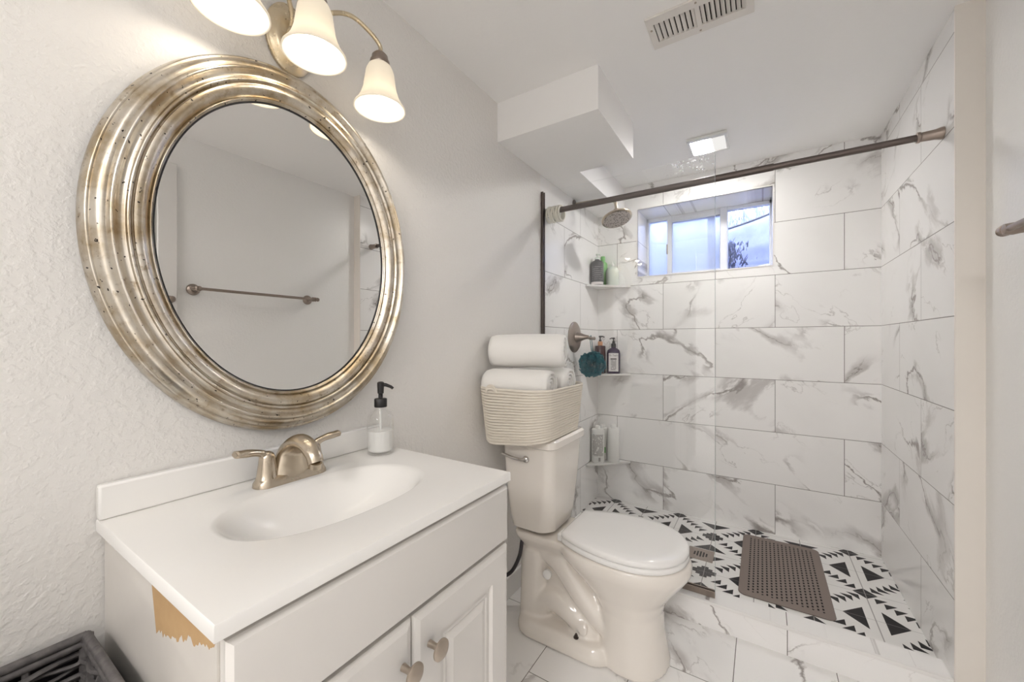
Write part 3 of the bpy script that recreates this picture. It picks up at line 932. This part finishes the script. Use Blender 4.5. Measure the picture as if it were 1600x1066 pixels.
# trapway swelling on each side
for sg in (-1, 1):
    bb.tube(spline([(0.24, TY + sg * 0.045, 0.33), (0.32, TY + sg * 0.055, 0.29), (0.39, TY + sg * 0.062, 0.22), (0.47, TY + sg * 0.066, 0.15), (0.52, TY + sg * 0.066, 0.12)], 6), 0.050, 16)
    bb.tube(spline([(0.20, TY + sg * 0.055, 0.07), (0.26, TY + sg * 0.06, 0.135), (0.33, TY + sg * 0.066, 0.135), (0.40, TY + sg * 0.066, 0.10), (0.44, TY + sg * 0.06, 0.05)], 6), 0.052, 16)
    bb.lathe([(0.022, 0), (0.022, 0.006), (0.0, 0.007)], (0.43, TY + sg * 0.118, 0.10), (0, sg, 0.4), seg=20)
bo = obj('bowl', bb, 'porcelain', to)
rm = bo.modifiers.new('remesh', 'REMESH')
rm.mode = 'VOXEL'
rm.voxel_size = 0.0065
rm.use_smooth_shade = True
sm = bo.modifiers.new('smooth', 'SMOOTH')
sm.factor = 0.5
sm.iterations = 8
# tank
def bowed(x0, x1, hw, r, z, bow=0.012):
    pts = rrect((x0 + x1) / 2, TY, (x1 - x0) / 2, hw, r, z, 8)
    out = []
    for x, y, z_ in pts:
        if x > (x0 + x1) / 2:
            q = 1 - ((y - TY) / hw) ** 2
            x += bow * max(q, 0) * (x - (x0 + x1) / 2) / ((x1 - x0) / 2)
        q = 1 - ((x - (x0 + x1) / 2) / ((x1 - x0) / 2 + bow)) ** 2
        y += 0.006 * max(q, 0) * (1 if y > TY else -1)
        out.append((x, y, z_))
    return out
tk = MB().loft([bowed(0.105, 0.270, 0.105, 0.05, 0.410), bowed(0.095, 0.285, 0.122, 0.05, 0.424), bowed(0.090, 0.292, 0.130, 0.045, 0.47), bowed(0.082, 0.305, 0.146, 0.04, 0.62), bowed(0.078, 0.313, 0.154, 0.035, 0.772)])
obj('tank', tk, 'porcelain', to)
tl = MB().loft([bowed(0.075, 0.320, 0.160, 0.03, 0.772), bowed(0.072, 0.326, 0.166, 0.03, 0.777), bowed(0.072, 0.326, 0.166, 0.03, 0.802), bowed(0.078, 0.318, 0.158, 0.028, 0.811), bowed(0.10, 0.30, 0.14, 0.02, 0.8125)])
obj('tank_lid', tl, 'porcelain', to)
hy = TY - 0.158
hd = MB().lathe([(0.014, 0.0), (0.015, 0.004), (0.013, 0.010), (0.009, 0.014), (0.0, 0.016)], (0.200, hy + 0.006, 0.722), (0, -1, 0), seg=24)
hd.tube(spline([(0.200, hy - 0.006, 0.722), (0.175, hy - 0.012, 0.722), (0.140, hy - 0.014, 0.726), (0.105, hy - 0.012, 0.733), (0.096, hy - 0.011, 0.734)], 5), 0.0065, 12)
obj('flush_lever', hd, 'chrome', to)
# seat and lid
HWT = [(0.336, 0.108), (0.342, 0.122), (0.37, 0.138), (0.42, 0.160), (0.50, 0.180), (0.57, 0.186), (0.64, 0.179), (0.70, 0.155), (0.74, 0.122), (0.765, 0.085), (0.780, 0.045), (0.786, 0.0)]
def seat_ring(scale, z, dx=0.0):
    up = spline([(x, w, 0) for x, w in HWT], 4)
    xc = 0.56
    up = [(xc + (p.x - xc) * scale + dx, max(p.y, 0) * scale) for p in up]
    pts = [(x, TY + w, z) for x, w in up] + [(x, TY - w, z) for x, w in reversed(up[:-1])]
    return pts
obj('seat', MB().loft([seat_ring(0.985, 0.4085), seat_ring(1.0, 0.412), seat_ring(1.0, 0.424), seat_ring(0.985, 0.428)]), 'seat', to, angle=60)
obj('lid', MB().loft([seat_ring(0.975, 0.4295), seat_ring(1.0, 0.433), seat_ring(1.0, 0.443), seat_ring(0.985, 0.449), seat_ring(0.95, 0.453), seat_ring(0.80, 0.4555), seat_ring(0.45, 0.457)]), 'seat', to, angle=60)
for sg in (-1, 1):
    obj('hinge', MB().box(0.318, 0.352, TY + sg * 0.085 - 0.03, TY + sg * 0.085 + 0.03, 0.4065, 0.437), 'seat', to, bevel=0.006, seg=3)
bl = obj('floor_bolt', MB().lathe([(0.010, 0), (0.010, 0.003), (0.0065, 0.004), (0.0065, 0.010), (0.0035, 0.011), (0.0035, 0.016), (0.0, 0.017)], (0.405, TY - 0.126, 0.064), seg=12), 'bronze', to)
cp = obj('seat_bolt_cap', MB().lathe([(0.018, 0), (0.018, 0.012), (0.012, 0.016), (0, 0.017)], (0.264, TY - 0.088, 0.246), (0.1, -1, 0.15), seg=24), 'seat', to)
# water supply
ws = thing('water_supply_line', 'dark braided water supply line under the toilet tank', 'water line', (0.14, 1.40, 0.2))
obj('hose', MB().tube(spline([(0.150, 1.44, 0.395), (0.150, 1.42, 0.36), (0.148, 1.40, 0.30), (0.12, 1.385, 0.235), (0.075, 1.38, 0.20), (0.05, 1.38, 0.195)], 6), 0.008, 10), 'hose', ws)
obj('nut', MB().lathe([(0.018, 0), (0.018, 0.022), (0.014, 0.026)], (0.150, 1.44, 0.388), seg=8), 'white_plastic', ws, angle=20)
obj('valve', MB().lathe([(0.024, 0.0), (0.022, 0.004), (0.009, 0.006), (0.009, 0.03), (0.014, 0.032), (0.014, 0.058), (0.009, 0.06)], (0.0005, 1.38, 0.195), (1, 0, 0), seg=20), 'chrome', ws)

# ------------------------------------------------------------------ rope basket and towels on the tank
ba = thing('rope_basket', 'cream coiled cotton rope basket on the toilet tank holding towels', 'basket', (0.165, 1.515, 0.813))
rb = MB()
NB = 20
def rr_path(hx, hy, r, z, cx=0.172, cy=1.478, sag=1.0):
    pts = rrect(cx, cy, hx, hy, r, z, 8)
    out = []
    for i in range(len(pts)):
        a, b = Vector(pts[i]), Vector(pts[(i + 1) % len(pts)])
        out.append(a)
        if (b - a).length > 0.03:
            for k in range(1, 6):
                out.append(a.lerp(b, k / 6))
    res = []
    for p in out:
        # the soft base droops a little where it overhangs the tank
        over = max(0.0, 1.352 - p.y) * max(0.0, 1.0 - p.x / 0.36)
        res.append(Vector((p.x, p.y, p.z - over * 0.55 * sag)))
    return res
for k in range(NB):
    q = k / (NB - 1)
    z = 0.8195 + 0.0101 * k
    rb.tube(rr_path(0.146 + 0.019 * q, 0.196 + 0.021 * q, 0.085 + 0.01 * q, z, sag=1 - q), 0.0054, 8, closed=True)
obj('coil_wall', rb, 'rope', ba)
bt = MB().loft([[tuple(p + Vector((0, 0, -0.0045))) for p in rr_path(0.144, 0.194, 0.085, 0.8195)], [tuple(p + Vector((0, 0, 0.003))) for p in rr_path(0.144, 0.194, 0.085, 0.8195)]])
obj('base', bt, 'rope', ba)
hz = 0.8195 + 0.0101 * (NB - 1)
hn = MB()
for dz in (0.004, 0.014):
    hn.tube(spline([(0.075, 1.262, hz - 0.014), (0.090, 1.258, hz + dz - 0.004), (0.115, 1.257, hz + dz - 0.004), (0.130, 1.258, hz - 0.014)], 6), 0.0058, 8)
obj('rope_handle', hn, 'rope', ba)

def towel(name, a, b, R, label, squash=0.92, seed=1):
    A, B = Vector(a), Vector(b)
    ax = (B - A).normalized()
    side = ax.cross(Vector((0, 0, 1))).normalized()
    up = side.cross(ax)
    L = (B - A).length
    turns = 3.6
    npt = 120
    path = []
    for i in range(npt + 1):
        q = i / npt
        th = turns * 2 * PI * (1 - q) - 2.2
        r = R * 0.10 + (R * 0.86) * q
        path.append((r, th))
    wall = R * 0.86 / turns * 0.42
    rings = []
    NL = 14
    for j in range(NL + 1):
        u = j / NL
        e = min(u, 1 - u) * L
        soft = min(1.0, 0.55 + e / 0.035)
        outs, ins = [], []
        for r, th in path:
            wob = 1 + 0.035 * noise.noise(Vector((math.cos(th) * 1.3 + seed * 7, math.sin(th) * 1.3, u * 3.0)))
            rad = r * wob * (1.0 - 0.05 * (1 - min(1, e / 0.03)))
            dr_ = wall * soft
            push = 0.010 * (1 - r / R) * (1 if u > 0.5 else -1) * (1 if e < 0.012 else 0)
            for lst, rr in ((outs, rad + dr_), (ins, rad - dr_)):
                lst.append(A + ax * (u * L - push) + side * (math.cos(th) * rr) + up * (math.sin(th) * rr * squash))
        rings.append([tuple(p) for p in outs + ins[::-1]])
    n = len(rings[0])
    h = n // 2
    mb = MB()
    vs_ = [p for r in rings for p in r]
    fs = []
    for j in range(NL):
        for i in range(n):
            k = (i + 1) % n
            fs.append((j * n + i, j * n + k, (j + 1) * n + k, (j + 1) * n + i))
    for base in (0, NL * n):
        for i in range(h - 1):
            fs.append((base + i, base + i + 1, base + n - 2 - i, base + n - 1 - i))
    mb.add(vs_, fs)
    o = obj(name, mb, 'towel', angle=80)
    return tag(o, label, 'towel', 'rolled white towels in the basket')
towel('rolled_towel', (0.012, 1.400, 1.163), (0.315, 1.500, 1.165), 0.083, 'white rolled bath towel lying on top of the two others', 0.88, 1)
towel('rolled_towel', (0.026, 1.352, 1.024), (0.312, 1.385, 1.024), 0.079, 'white rolled towel in the basket front, nearest the sink', 0.86, 2)
towel('rolled_towel', (0.028, 1.550, 1.024), (0.310, 1.566, 1.024), 0.079, 'white rolled towel in the back of the basket, nearest the shower', 0.86, 3)

# ------------------------------------------------------------------ shower glass, rod, rings
gp = thing('glass_panel', 'frameless clear glass shower panel standing on the curb', 'shower glass', (0.42, 1.874, 0.11))
obj('glass_sheet', MB().box(0.004, 0.836, 1.870, 1.878, 0.118, 2.003), 'glass_spots', gp)
obj('edge', MB().box(0.8361, 0.8372, 1.870, 1.878, 0.118, 2.003), 'glass_edge', gp)
obj('wall_channel', MB().box(0.0005, 0.014, 1.862, 1.869, 0.11, 2.006).box(0.0005, 0.014, 1.879, 1.886, 0.11, 2.006).box(0.0005, 0.003, 1.869, 1.879, 0.11, 2.006), 'bronze', gp)
obj('floor_channel', MB().box(0.014, 0.837, 1.862, 1.869, 0.109, 0.133).box(0.014, 0.837, 1.879, 1.886, 0.109, 0.133).box(0.014, 0.837, 1.869, 1.879, 0.109, 0.114), 'bronze_light', gp)

rd = thing('curtain_rod', 'dark bronze tension curtain rod spanning the shower opening', 'rod', (0.76, 1.915, 1.907))
zr = 1.908
obj('outer_tube', MB().lathe([(0.0145, 0), (0.0145, 1.03)], (0.015, 1.915, zr), (1, 0, 0.002), seg=24), 'bronze', rd)
obj('inner_tube', MB().lathe([(0.0120, 0), (0.0120, 0.475)], (1.044, 1.915, zr + 0.002), (1, 0, 0.002), seg=24), 'bronze', rd)
obj('end_cap', MB().lathe([(0.0205, 0), (0.0205, 0.006), (0.017, 0.02), (0.0155, 0.055), (0.0185, 0.058), (0.0185, 0.066), (0.0145, 0.067)], (1.5265, 1.915, zr + 0.003), (-1, 0, 0), seg=24), 'bronze_light', rd)
obj('end_cap', MB().lathe([(0.0205, 0), (0.0205, 0.006), (0.017, 0.015)], (0.0005, 1.915, zr), (1, 0, 0), seg=24), 'bronze_light', rd)
for k, xk in enumerate((0.028, 0.042, 0.056, 0.070, 0.084, 0.098)):
    lean = (0.25, -0.18, 0.22, -0.25, 0.12, 0.0)[k]
    pts = []
    for j in range(28):
        a = 2 * PI * j / 28
        r = 0.0385
        pts.append((xk + lean * 0.018 * math.sin(a), 1.915 + r * math.cos(a), zr - 0.0180 + r * math.sin(a)))
    o = obj('curtain_ring', MB().tube([(p[0], p[1], p[2] - 0.0005) for p in pts], 0.0062, 10, closed=True), 'ivory')
    tag(o, 'ivory plastic curtain ring bunched at the left end of the rod', 'curtain ring', 'ivory rings bunched on the curtain rod')

# shower head
shd = thing('rain_shower', 'round brushed nickel rain shower head on the left shower wall', 'shower head', (0.0, 2.31, 2.07))
obj('flange', MB().lathe([(0.030, 0), (0.028, 0.005), (0.012, 0.010)], (0.0005, 2.31, 2.070), (1, 0, 0), seg=28), 'bronze', shd)
obj('arm', MB().tube(spline([(0.004, 2.31, 2.070), (0.10, 2.31, 2.068), (0.20, 2.31, 2.062), (0.255, 2.31, 2.045), (0.270, 2.31, 2.01), (0.271, 2.31, 1.985)], 8), 0.0095, 14), 'nickel', shd)
obj('ball_joint', MB().lathe([(0.012, 0), (0.017, 0.008), (0.017, 0.022), (0.013, 0.03)], (0.271, 2.31, 1.962), (-0.1, 0, 1), seg=20), 'nickel', shd)
hax = Vector((-0.30, 0.22, 1.0)).normalized()
hc = Vector((0.276, 2.306, 1.928))
obj('head', MB().lathe([(0.086, 0.0), (0.090, 0.003), (0.090, 0.010), (0.080, 0.016), (0.045, 0.026), (0.018, 0.034), (0.010, 0.042)], hc, hax, seg=44), 'nickel', shd)
t = NT('spray_face')
vo = t.node('ShaderNodeTexVoronoi', {'Vector': t.pos(), 'Scale': 95.0}).outputs['Distance']
M['spray'] = t.done(t.bsdf(t.mix(t.step(vo, 0.28, 0.4), (0.04, 0.035, 0.035, 1), (0.42, 0.38, 0.36, 1)), 0.3, 0.7))
obj('spray_face', MB().lathe([(0.079, 0.0), (0.079, 0.0015), (0.0, 0.002)], hc - hax * 0.0022, hax, seg=44), 'spray', shd)

# shower valve
sv = thing('shower_valve', 'round brushed nickel shower valve with lever on the left tile wall', 'shower valve', (0.0, 2.31, 1.227))
obj('escutcheon', MB().lathe([(0.098, 0.0005), (0.098, 0.004), (0.090, 0.010), (0.075, 0.012), (0.060, 0.016), (0.035, 0.018)], (0, 2.31, 1.227), (1, 0, 0), seg=48), 'bronze_light', sv)
obj('hub', MB().lathe([(0.036, 0.016), (0.032, 0.030), (0.020, 0.060), (0.014, 0.078), (0.012, 0.095), (0.0, 0.097)], (0, 2.31, 1.227), (1, 0, 0), seg=28), 'bronze_light', sv)
obj('lever', MB().tube(spline([(0.085, 2.31, 1.227), (0.095, 2.33, 1.222), (0.102, 2.36, 1.218), (0.106, 2.385, 1.219)], 5), [0.011] * 8 + [0.0095] * 6 + [0.011, 0.009], 12), 'bronze_light', sv)

# loofah hanging from the lever
lf = thing('loofah', 'teal mesh bath pouf hanging from the shower valve lever', 'loofah', (0.12, 2.30, 1.06))
lc = Vector((0.112, 2.33, 1.058))
pf = MB()
rnd = random.Random(11)
for i in range(95):
    d = Vector((rnd.gauss(0, 1), rnd.gauss(0, 1), rnd.gauss(0, 1))).normalized()
    a = d.orthogonal().normalized()
    a.rotate(Matrix.Rotation(rnd.uniform(0, 2 * PI), 3, d))
    b = d.cross(a)
    ph = rnd.uniform(0, 6)
    rr = rnd.uniform(0.052, 0.085)
    n = 11
    row0, row1, row2 = [], [], []
    for k in range(n):
        s_ = (k / (n - 1) - 0.5) * 2
        wv = 0.016 * math.sin(ph + s_ * 6.5)
        row0.append(lc + d * rr * 0.45 + a * s_ * 0.014 + b * wv * 0.3)
        row1.append(lc + d * rr * 0.85 + a * s_ * 0.032 + b * wv)
        row2.append(lc + d * rr * (1 - 0.10 * s_ * s_) + a * s_ * 0.036 + b * (wv * 1.7 + 0.010))
    pf.loft([row0, row1, row2], False, False, closed=False)
obj('mesh_ruffles', pf, 'teal', lf, angle=180)
obj('cord', MB().tube(spline([(0.108, 2.342, 1.10), (0.1075, 2.345, 1.16), (0.103, 2.345, 1.208), (0.098, 2.344, 1.237), (0.093, 2.344, 1.208), (0.100, 2.344, 1.15), (0.108, 2.340, 1.09)], 6), 0.0022, 8), 'teal', lf)

# ------------------------------------------------------------------ corner shelves and bottles
for z, where in ((1.587, 'topmost marble corner shelf, beside the window'), (0.977, 'middle marble corner shelf, behind the teal pouf'), (0.367, 'lowest marble corner shelf, behind the toilet lid')):
    m = MB().prism([(0.0005, D - 0.0005), (0.0005, D - 0.236), (0.008, D - 0.238), (0.238, D - 0.008), (0.236, D - 0.0005)], z - 0.013, z)
    o = obj('corner_shelf', m, 'shelf', bevel=0.0015)
    tag(o, where, 'shelf', 'triangular corner shelves in the shower')

def ovals(cx, cy, z, prof, rx=1.0, ry=1.0, rot=0.0, p=2.6, n=36):
    rings = []
    for r, h in prof:
        ring = []
        for k in range(n):
            t_ = 2 * PI * k / n
            c_, s_ = math.cos(t_), math.sin(t_)
            x = r * rx * math.copysign(abs(c_) ** (2 / p), c_)
            y = r * ry * math.copysign(abs(s_) ** (2 / p), s_)
            ring.append((cx + x * math.cos(rot) - y * math.sin(rot), cy + x * math.sin(rot) + y * math.cos(rot), z + h))
        rings.append(ring)
    return MB().loft(rings)
def pump_head(mb, cx, cy, z, dirx, s=1.0):
    """collar, stem and spout of a pump"""
    mb.lathe([(0.005 * s, 0), (0.005 * s, 0.018 * s), (0.010 * s, 0.020 * s), (0.010 * s, 0.030 * s), (0.0, 0.032 * s)], (cx, cy, z), seg=16)
    dx, dy = dirx
    mb.tube([(cx - dx * 0.008, cy - dy * 0.008, z + 0.026 * s), (cx + dx * 0.02 * s, cy + dy * 0.02 * s, z + 0.026 * s), (cx + dx * 0.036 * s, cy + dy * 0.036 * s, z + 0.019 * s)], [0.005 * s, 0.0045 * s, 0.0035 * s], 8)
    return mb
CAMV = Vector((1.0048, 0, 1.2))
def facing(cx, cy):
    return math.atan2(-cy, 1.0048 - cx)      # heading from the bottle to the room
def wrap_label(cx, cy, r, z0_, z1_, half, heading, rx=1.0, ry=1.0, p=2.6, rot=0.0, grow=0.0006):
    """a thin label bent round the bottle"""
    rows = []
    for z in (z0_, z1_):
        row = []
        for k in range(13):
            a = heading + half * (k / 12 * 2 - 1) - rot
            c_, s_ = math.cos(a), math.sin(a)
            q = (abs(c_ / rx) ** p + abs(s_ / ry) ** p) ** (-1 / p) * r + grow
            x, y = q * c_, q * s_
            row.append((cx + x * math.cos(rot) - y * math.sin(rot), cy + x * math.sin(rot) + y * math.cos(rot), z))
        rows.append(row)
    return MB().loft(rows, False, False, closed=False)

def text_mesh(name, body, size, origin, heading, mat, parent, tilt=0.0):
    cu = bpy.data.curves.new(name, 'FONT')
    cu.body = body
    cu.size = size
    cu.align_x = 'CENTER'
    cu.align_y = 'CENTER'
    cu.extrude = 0.0002
    tmp = bpy.data.objects.new(name + '_tmp', cu)
    COL.objects.link(tmp)
    C.view_layer.update()
    me = bpy.data.meshes.new_from_object(tmp.evaluated_get(C.evaluated_depsgraph_get()))
    bpy.data.objects.remove(tmp)
    nrm = Vector((math.cos(heading), math.sin(heading), 0))
    right = Vector((0, 0, 1)).cross(nrm)
    off = world_of(parent)
    for v in me.vertices:
        q = Vector(origin) + right * v.co.x + Vector((0, 0, 1)) * v.co.y + nrm * v.co.z
        v.co = q - off
    me.materials.clear()
    me.materials.append(M[mat])
    o = bpy.data.objects.new(name, me)
    COL.objects.link(o)
    o.parent = parent
    return o

# --- top shelf
zt = 1.5872
b = thing('pump_bottle', 'charcoal shampoo bottle with pale pump on the top corner shelf', 'bottle', (0.046, 2.598, zt))
obj('bottle', ovals(0.046, 2.598, zt, [(0.040, 0.0), (0.0425, 0.004), (0.0425, 0.150), (0.036, 0.163), (0.018, 0.172), (0.014, 0.182)], p=2.2), 'slate', b)
hg = facing(0.046, 2.598)
obj('white_band', wrap_label(0.046, 2.598, 0.0425, zt + 0.003, zt + 0.020, 1.2, hg, p=2.2), 'label', b)
obj('lettering', wrap_label(0.046, 2.598, 0.0425, zt + 0.024, zt + 0.135, 0.9, hg, p=2.2), 'slate_print', b)
ph = MB().lathe([(0.016, 0.178), (0.016, 0.192), (0.007, 0.194)], (0.046, 2.598, zt), seg=18)
pump_head(ph, 0.046, 2.598, zt + 0.190, (0.6, 0.3), 0.9)
obj('pump', ph, 'pale_green', b)
b = thing('squeeze_bottle', 'bright green-topped bottle in the corner of the top shelf', 'bottle', (0.052, 2.698, zt))
obj('bottle', ovals(0.052, 2.695, zt, [(0.028, 0.0), (0.030, 0.004), (0.030, 0.16), (0.024, 0.172), (0.014, 0.178)]), 'green', b)
obj('cap', MB().lathe([(0.016, 0.176), (0.016, 0.212), (0.013, 0.216), (0, 0.2165)], (0.052, 2.695, zt), seg=20), 'green', b)
b = thing('lotion_bottle', 'pale grey-green bottle at the right of the top corner shelf', 'bottle', (0.128, 2.680, zt))
obj('bottle', ovals(0.126, 2.680, zt, [(0.041, 0.0), (0.043, 0.004), (0.043, 0.105), (0.036, 0.122), (0.016, 0.132), (0.012, 0.138)], 1, 0.75, facing(0.126, 2.68) + PI / 2), 'pale_green', b)
obj('cap', MB().lathe([(0.013, 0.136), (0.013, 0.150), (0.006, 0.153), (0.004, 0.170), (0, 0.171)], (0.126, 2.680, zt), seg=18), 'white_plastic', b)
# --- middle shelf
zm = 0.9772
b = thing('pump_bottle', 'brown bottle with copper collar and black pump on the middle shelf', 'bottle', (0.050, 2.646, zm))
obj('bottle', MB().lathe([(0.033, 0), (0.036, 0.003), (0.036, 0.186), (0.034, 0.192), (0.014, 0.194), (0.014, 0.204)], (0.050, 2.646, zm), seg=32), 'amber', b)
obj('collar', MB().lathe([(0.0165, 0.195), (0.0165, 0.222), (0.013, 0.223)], (0.050, 2.646, zm), seg=24), 'copper', b)
obj('pump', pump_head(MB().lathe([(0.010, 0.222), (0.009, 0.236), (0.005, 0.237)], (0.050, 2.646, zm), seg=16), 0.050, 2.646, zm + 0.232, (0.8, 0.2), 1.0), 'black', b)
b = thing('pump_bottle', 'dark purple bottle with pale printed label and black pump', 'bottle', (0.135, 2.676, zm))
px_, py_ = 0.135, 2.676
hg = facing(px_, py_)
rot = hg + PI / 2
pp = dict(rx=1.0, ry=0.62, p=3.0, rot=rot)
obj('bottle', ovals(px_, py_, zm, [(0.042, 0.0), (0.045, 0.004), (0.045, 0.142), (0.041, 0.160), (0.028, 0.172), (0.016, 0.177), (0.014, 0.190)], 1.0, 0.62, rot, 3.0), 'purple', b)
lb = obj('label', wrap_label(px_, py_, 0.045, zm + 0.016, zm + 0.142, 0.93, hg, **pp), 'label', b)
nrm = Vector((math.cos(hg), math.sin(hg), 0))
rgt = Vector((0, 0, 1)).cross(nrm)
o0 = Vector((px_, py_, 0)) + nrm * (0.045 * 0.62 + 0.0009)
text_mesh('label_heading', "Dr Teal's", 0.0165, o0 + Vector((0, 0, zm + 0.126)), hg, 'ink', b)
obj('label_print', wrap_label(px_, py_, 0.045, zm + 0.022, zm + 0.092, 0.55, hg, grow=0.0011, **pp), 'ink_print', b)
obj('label_band', wrap_label(px_, py_, 0.045, zm + 0.097, zm + 0.106, 0.62, hg, grow=0.0011, **pp), 'ink', b)
obj('pump', pump_head(MB().lathe([(0.0165, 0.182), (0.0165, 0.206), (0.010, 0.210), (0.008, 0.226), (0.005, 0.227)], (px_, py_, zm), seg=20), px_, py_, zm + 0.222, (-0.8, -0.2), 0.9), 'black', b)
# --- lowest shelf
zl = 0.3672
def white_bottle(cx, cy, label, h, r, printed):
    b = thing('shampoo_bottle', label, 'bottle', (cx, cy, zl), 'white bottles on the lowest shelf')
    obj('bottle', MB().lathe([(r - 0.003, 0), (r, 0.004), (r, h), (r - 0.004, h + 0.008), (0.016, h + 0.011)], (cx, cy, zl), seg=32), 'white_plastic', b)
    obj('cap', MB().lathe([(0.017, h + 0.010), (0.017, h + 0.030), (0.014, h + 0.033), (0, h + 0.0335)], (cx, cy, zl), seg=20), 'white_plastic', b)
    hd_ = facing(cx, cy)
    if printed:
        obj('label_print', wrap_label(cx, cy, r, zl + 0.05, zl + 0.198, 0.95, hd_, p=2.0), 'fine_print', b)
        obj('bar_code', wrap_label(cx, cy, r, zl + 0.014, zl + 0.040, 0.16, hd_ + 0.25, p=2.0), 'grey_ink', b)
    return b
white_bottle(0.048, 2.604, 'white shampoo bottle covered in grey print on the lowest shelf, leftmost there', 0.218, 0.044, 5)
b3 = white_bottle(0.052, 2.694, 'white bottle with a green mark, half hidden between two other bottles', 0.212, 0.034, 0)
obj('green_mark', wrap_label(0.052, 2.694, 0.034, zl + 0.05, zl + 0.09, 0.25, facing(0.052, 2.694) + 0.35, p=2.0), 'green', b3)
white_bottle(0.132, 2.680, 'plain white shampoo bottle at the right end of the lowest shelf', 0.222, 0.041, 0)

# ------------------------------------------------------------------ bath mat and drain
bm_ = MB().prism([(x, y) for x, y, _ in rrect(1.087, 2.325, 0.172, 0.318, 0.03, 0, 6)], 0.0795, 0.0840)
o = obj('bath_mat', bm_, 'mat_grey', bevel=0.0012)
tag(o, 'taupe slotted rubber bath mat on the patterned shower floor', 'bath mat')
dn = thing('floor_drain', 'square bronze floor drain set in the shower tile', 'drain', (0.735, 2.27, 0.079))
obj('plate', MB().box(0.672, 0.795, 2.208, 2.332, 0.0792, 0.0812), 'bronze_light', dn, bevel=0.001)
for k in range(5):
    x = 0.7335 + (k - 2) * 0.014
    hl = (0.018, 0.026, 0.029, 0.026, 0.018)[k]
    obj('slot', MB().box(x - 0.004, x + 0.004, 2.27 - hl, 2.27 + hl, 0.0812, 0.0815), 'dark', dn)

# ------------------------------------------------------------------ towel bar, hook
tbx = RW - 0.078
tbr = thing('towel_bar', 'bronze towel bar on the bare white right-hand wall', 'towel bar', (RW, 1.2, 1.475))
ya, yb_ , zb = 0.84, 1.46, 1.475
obj('bar', MB().lathe([(0.008, 0), (0.008, yb_ - ya)], (tbx, ya, zb), (0, 1, 0), seg=18), 'bronze_light', tbr)
for yy, sg in ((ya, -1), (yb_, 1)):
    obj('post', MB().lathe([(0.030, 0.0005), (0.030, 0.006), (0.025, 0.012), (0.014, 0.018), (0.011, 0.04), (0.013, 0.060), (0.015, 0.070), (0.013, 0.086), (0.0, 0.090)], (RW, yy, zb), (-1, 0, 0), seg=24), 'bronze_light', tbr)
    obj('finial', MB().lathe([(0.0135, 0.0), (0.0145, 0.008), (0.010, 0.014), (0.013, 0.021), (0.010, 0.030), (0.0, 0.034)], (tbx, yy + sg * 0.004, zb), (0, sg, 0), seg=20), 'bronze_light', tbr)

rh = thing('robe_hook', 'small round bronze robe hook on the white door casing, seen in the mirror', 'hook', (RW - 0.02, 0.735, 1.412))
obj('base', MB().lathe([(0.020, 0.0003), (0.020, 0.005), (0.014, 0.008), (0.008, 0.012)], (RW - 0.02, 0.735, 1.412), (-1, 0, 0), seg=24), 'bronze_light', rh)
obj('knob', MB().lathe([(0.007, 0.010), (0.007, 0.03), (0.014, 0.034), (0.016, 0.042), (0.010, 0.050), (0, 0.052)], (RW - 0.02, 0.735, 1.412), (-1, 0, 0), seg=24), 'bronze_light', rh)

# ------------------------------------------------------------------ wicker hamper beside the vanity
hp = thing('wicker_hamper', 'dark grey painted wicker hamper beside the vanity', 'hamper', (0.19, -0.02, 0))
hx0, hx1, hy0, hy1, hzt = 0.035, 0.36, -0.22, 0.172, 0.70
rim = MB()
rimpts = [(hx0, hy0), (hx1, hy0), (hx1, hy1), (hx0, hy1)]
for i in range(4):
    a, b_ = rimpts[i], rimpts[(i + 1) % 4]
    for dz, off_ in ((0.0, 0.0), (-0.012, 0.004)):
        rim.tube([(a[0], a[1], hzt + dz), (b_[0], b_[1], hzt + dz)], 0.0068, 10)
obj('rim', rim, 'wicker', hp)
for (px0, py0) in rimpts:
    obj('corner_post', MB().tube([(px0, py0, 0.004), (px0, py0, hzt)], 0.0090, 10), 'wicker', hp)
rnd = random.Random(4)
for i in range(4):
    a, b_ = Vector((*rimpts[i], 0)), Vector((*rimpts[(i + 1) % 4], 0))
    d = (b_ - a)
    L = d.length
    d.normalize()
    nrm_ = Vector((d.y, -d.x, 0))
    pm_ = MB()
    nst = 6
    for k in range(1, nst):
        p = a + d * (L * k / nst)
        pm_.tube([(p.x, p.y, 0.01), (p.x, p.y, hzt - 0.01)], 0.0045, 6)
    nrow = 62
    for r_ in range(nrow):
        z = 0.012 + (hzt - 0.04) * r_ / (nrow - 1)
        pts = []
        for k in range(0, nst * 4 + 1):
            s_ = k / (nst * 4)
            w = 0.006 * math.cos(PI * nst * s_) * (1 if r_ % 2 else -1)
            pts.append(a + d * (L * s_) + nrm_ * w + Vector((0, 0, z + 0.0018 * math.sin(k * 1.3 + r_))))
        pm_.tube(pts, 0.0038 + rnd.uniform(-0.0010, 0.0012), 6)
    obj('woven_side', pm_, 'wicker', hp)
obj('base', MB().box(hx0, hx1, hy0, hy1, 0.004, 0.016), 'wicker', hp)
ln = MB().box(hx0 - 0.012, hx0 - 0.010, hy0, hy1, 0.02, hzt - 0.014).box(hx1 + 0.010, hx1 + 0.012, hy0, hy1, 0.02, hzt - 0.014)
ln.box(hx0, hx1, hy0 - 0.012, hy0 - 0.010, 0.02, hzt - 0.014).box(hx0, hx1, hy1 + 0.010, hy1 + 0.012, 0.02, hzt - 0.014)
obj('gap_shade_sheet', ln, 'black', hp)  # black sheets standing in for the shade in the weave's gaps
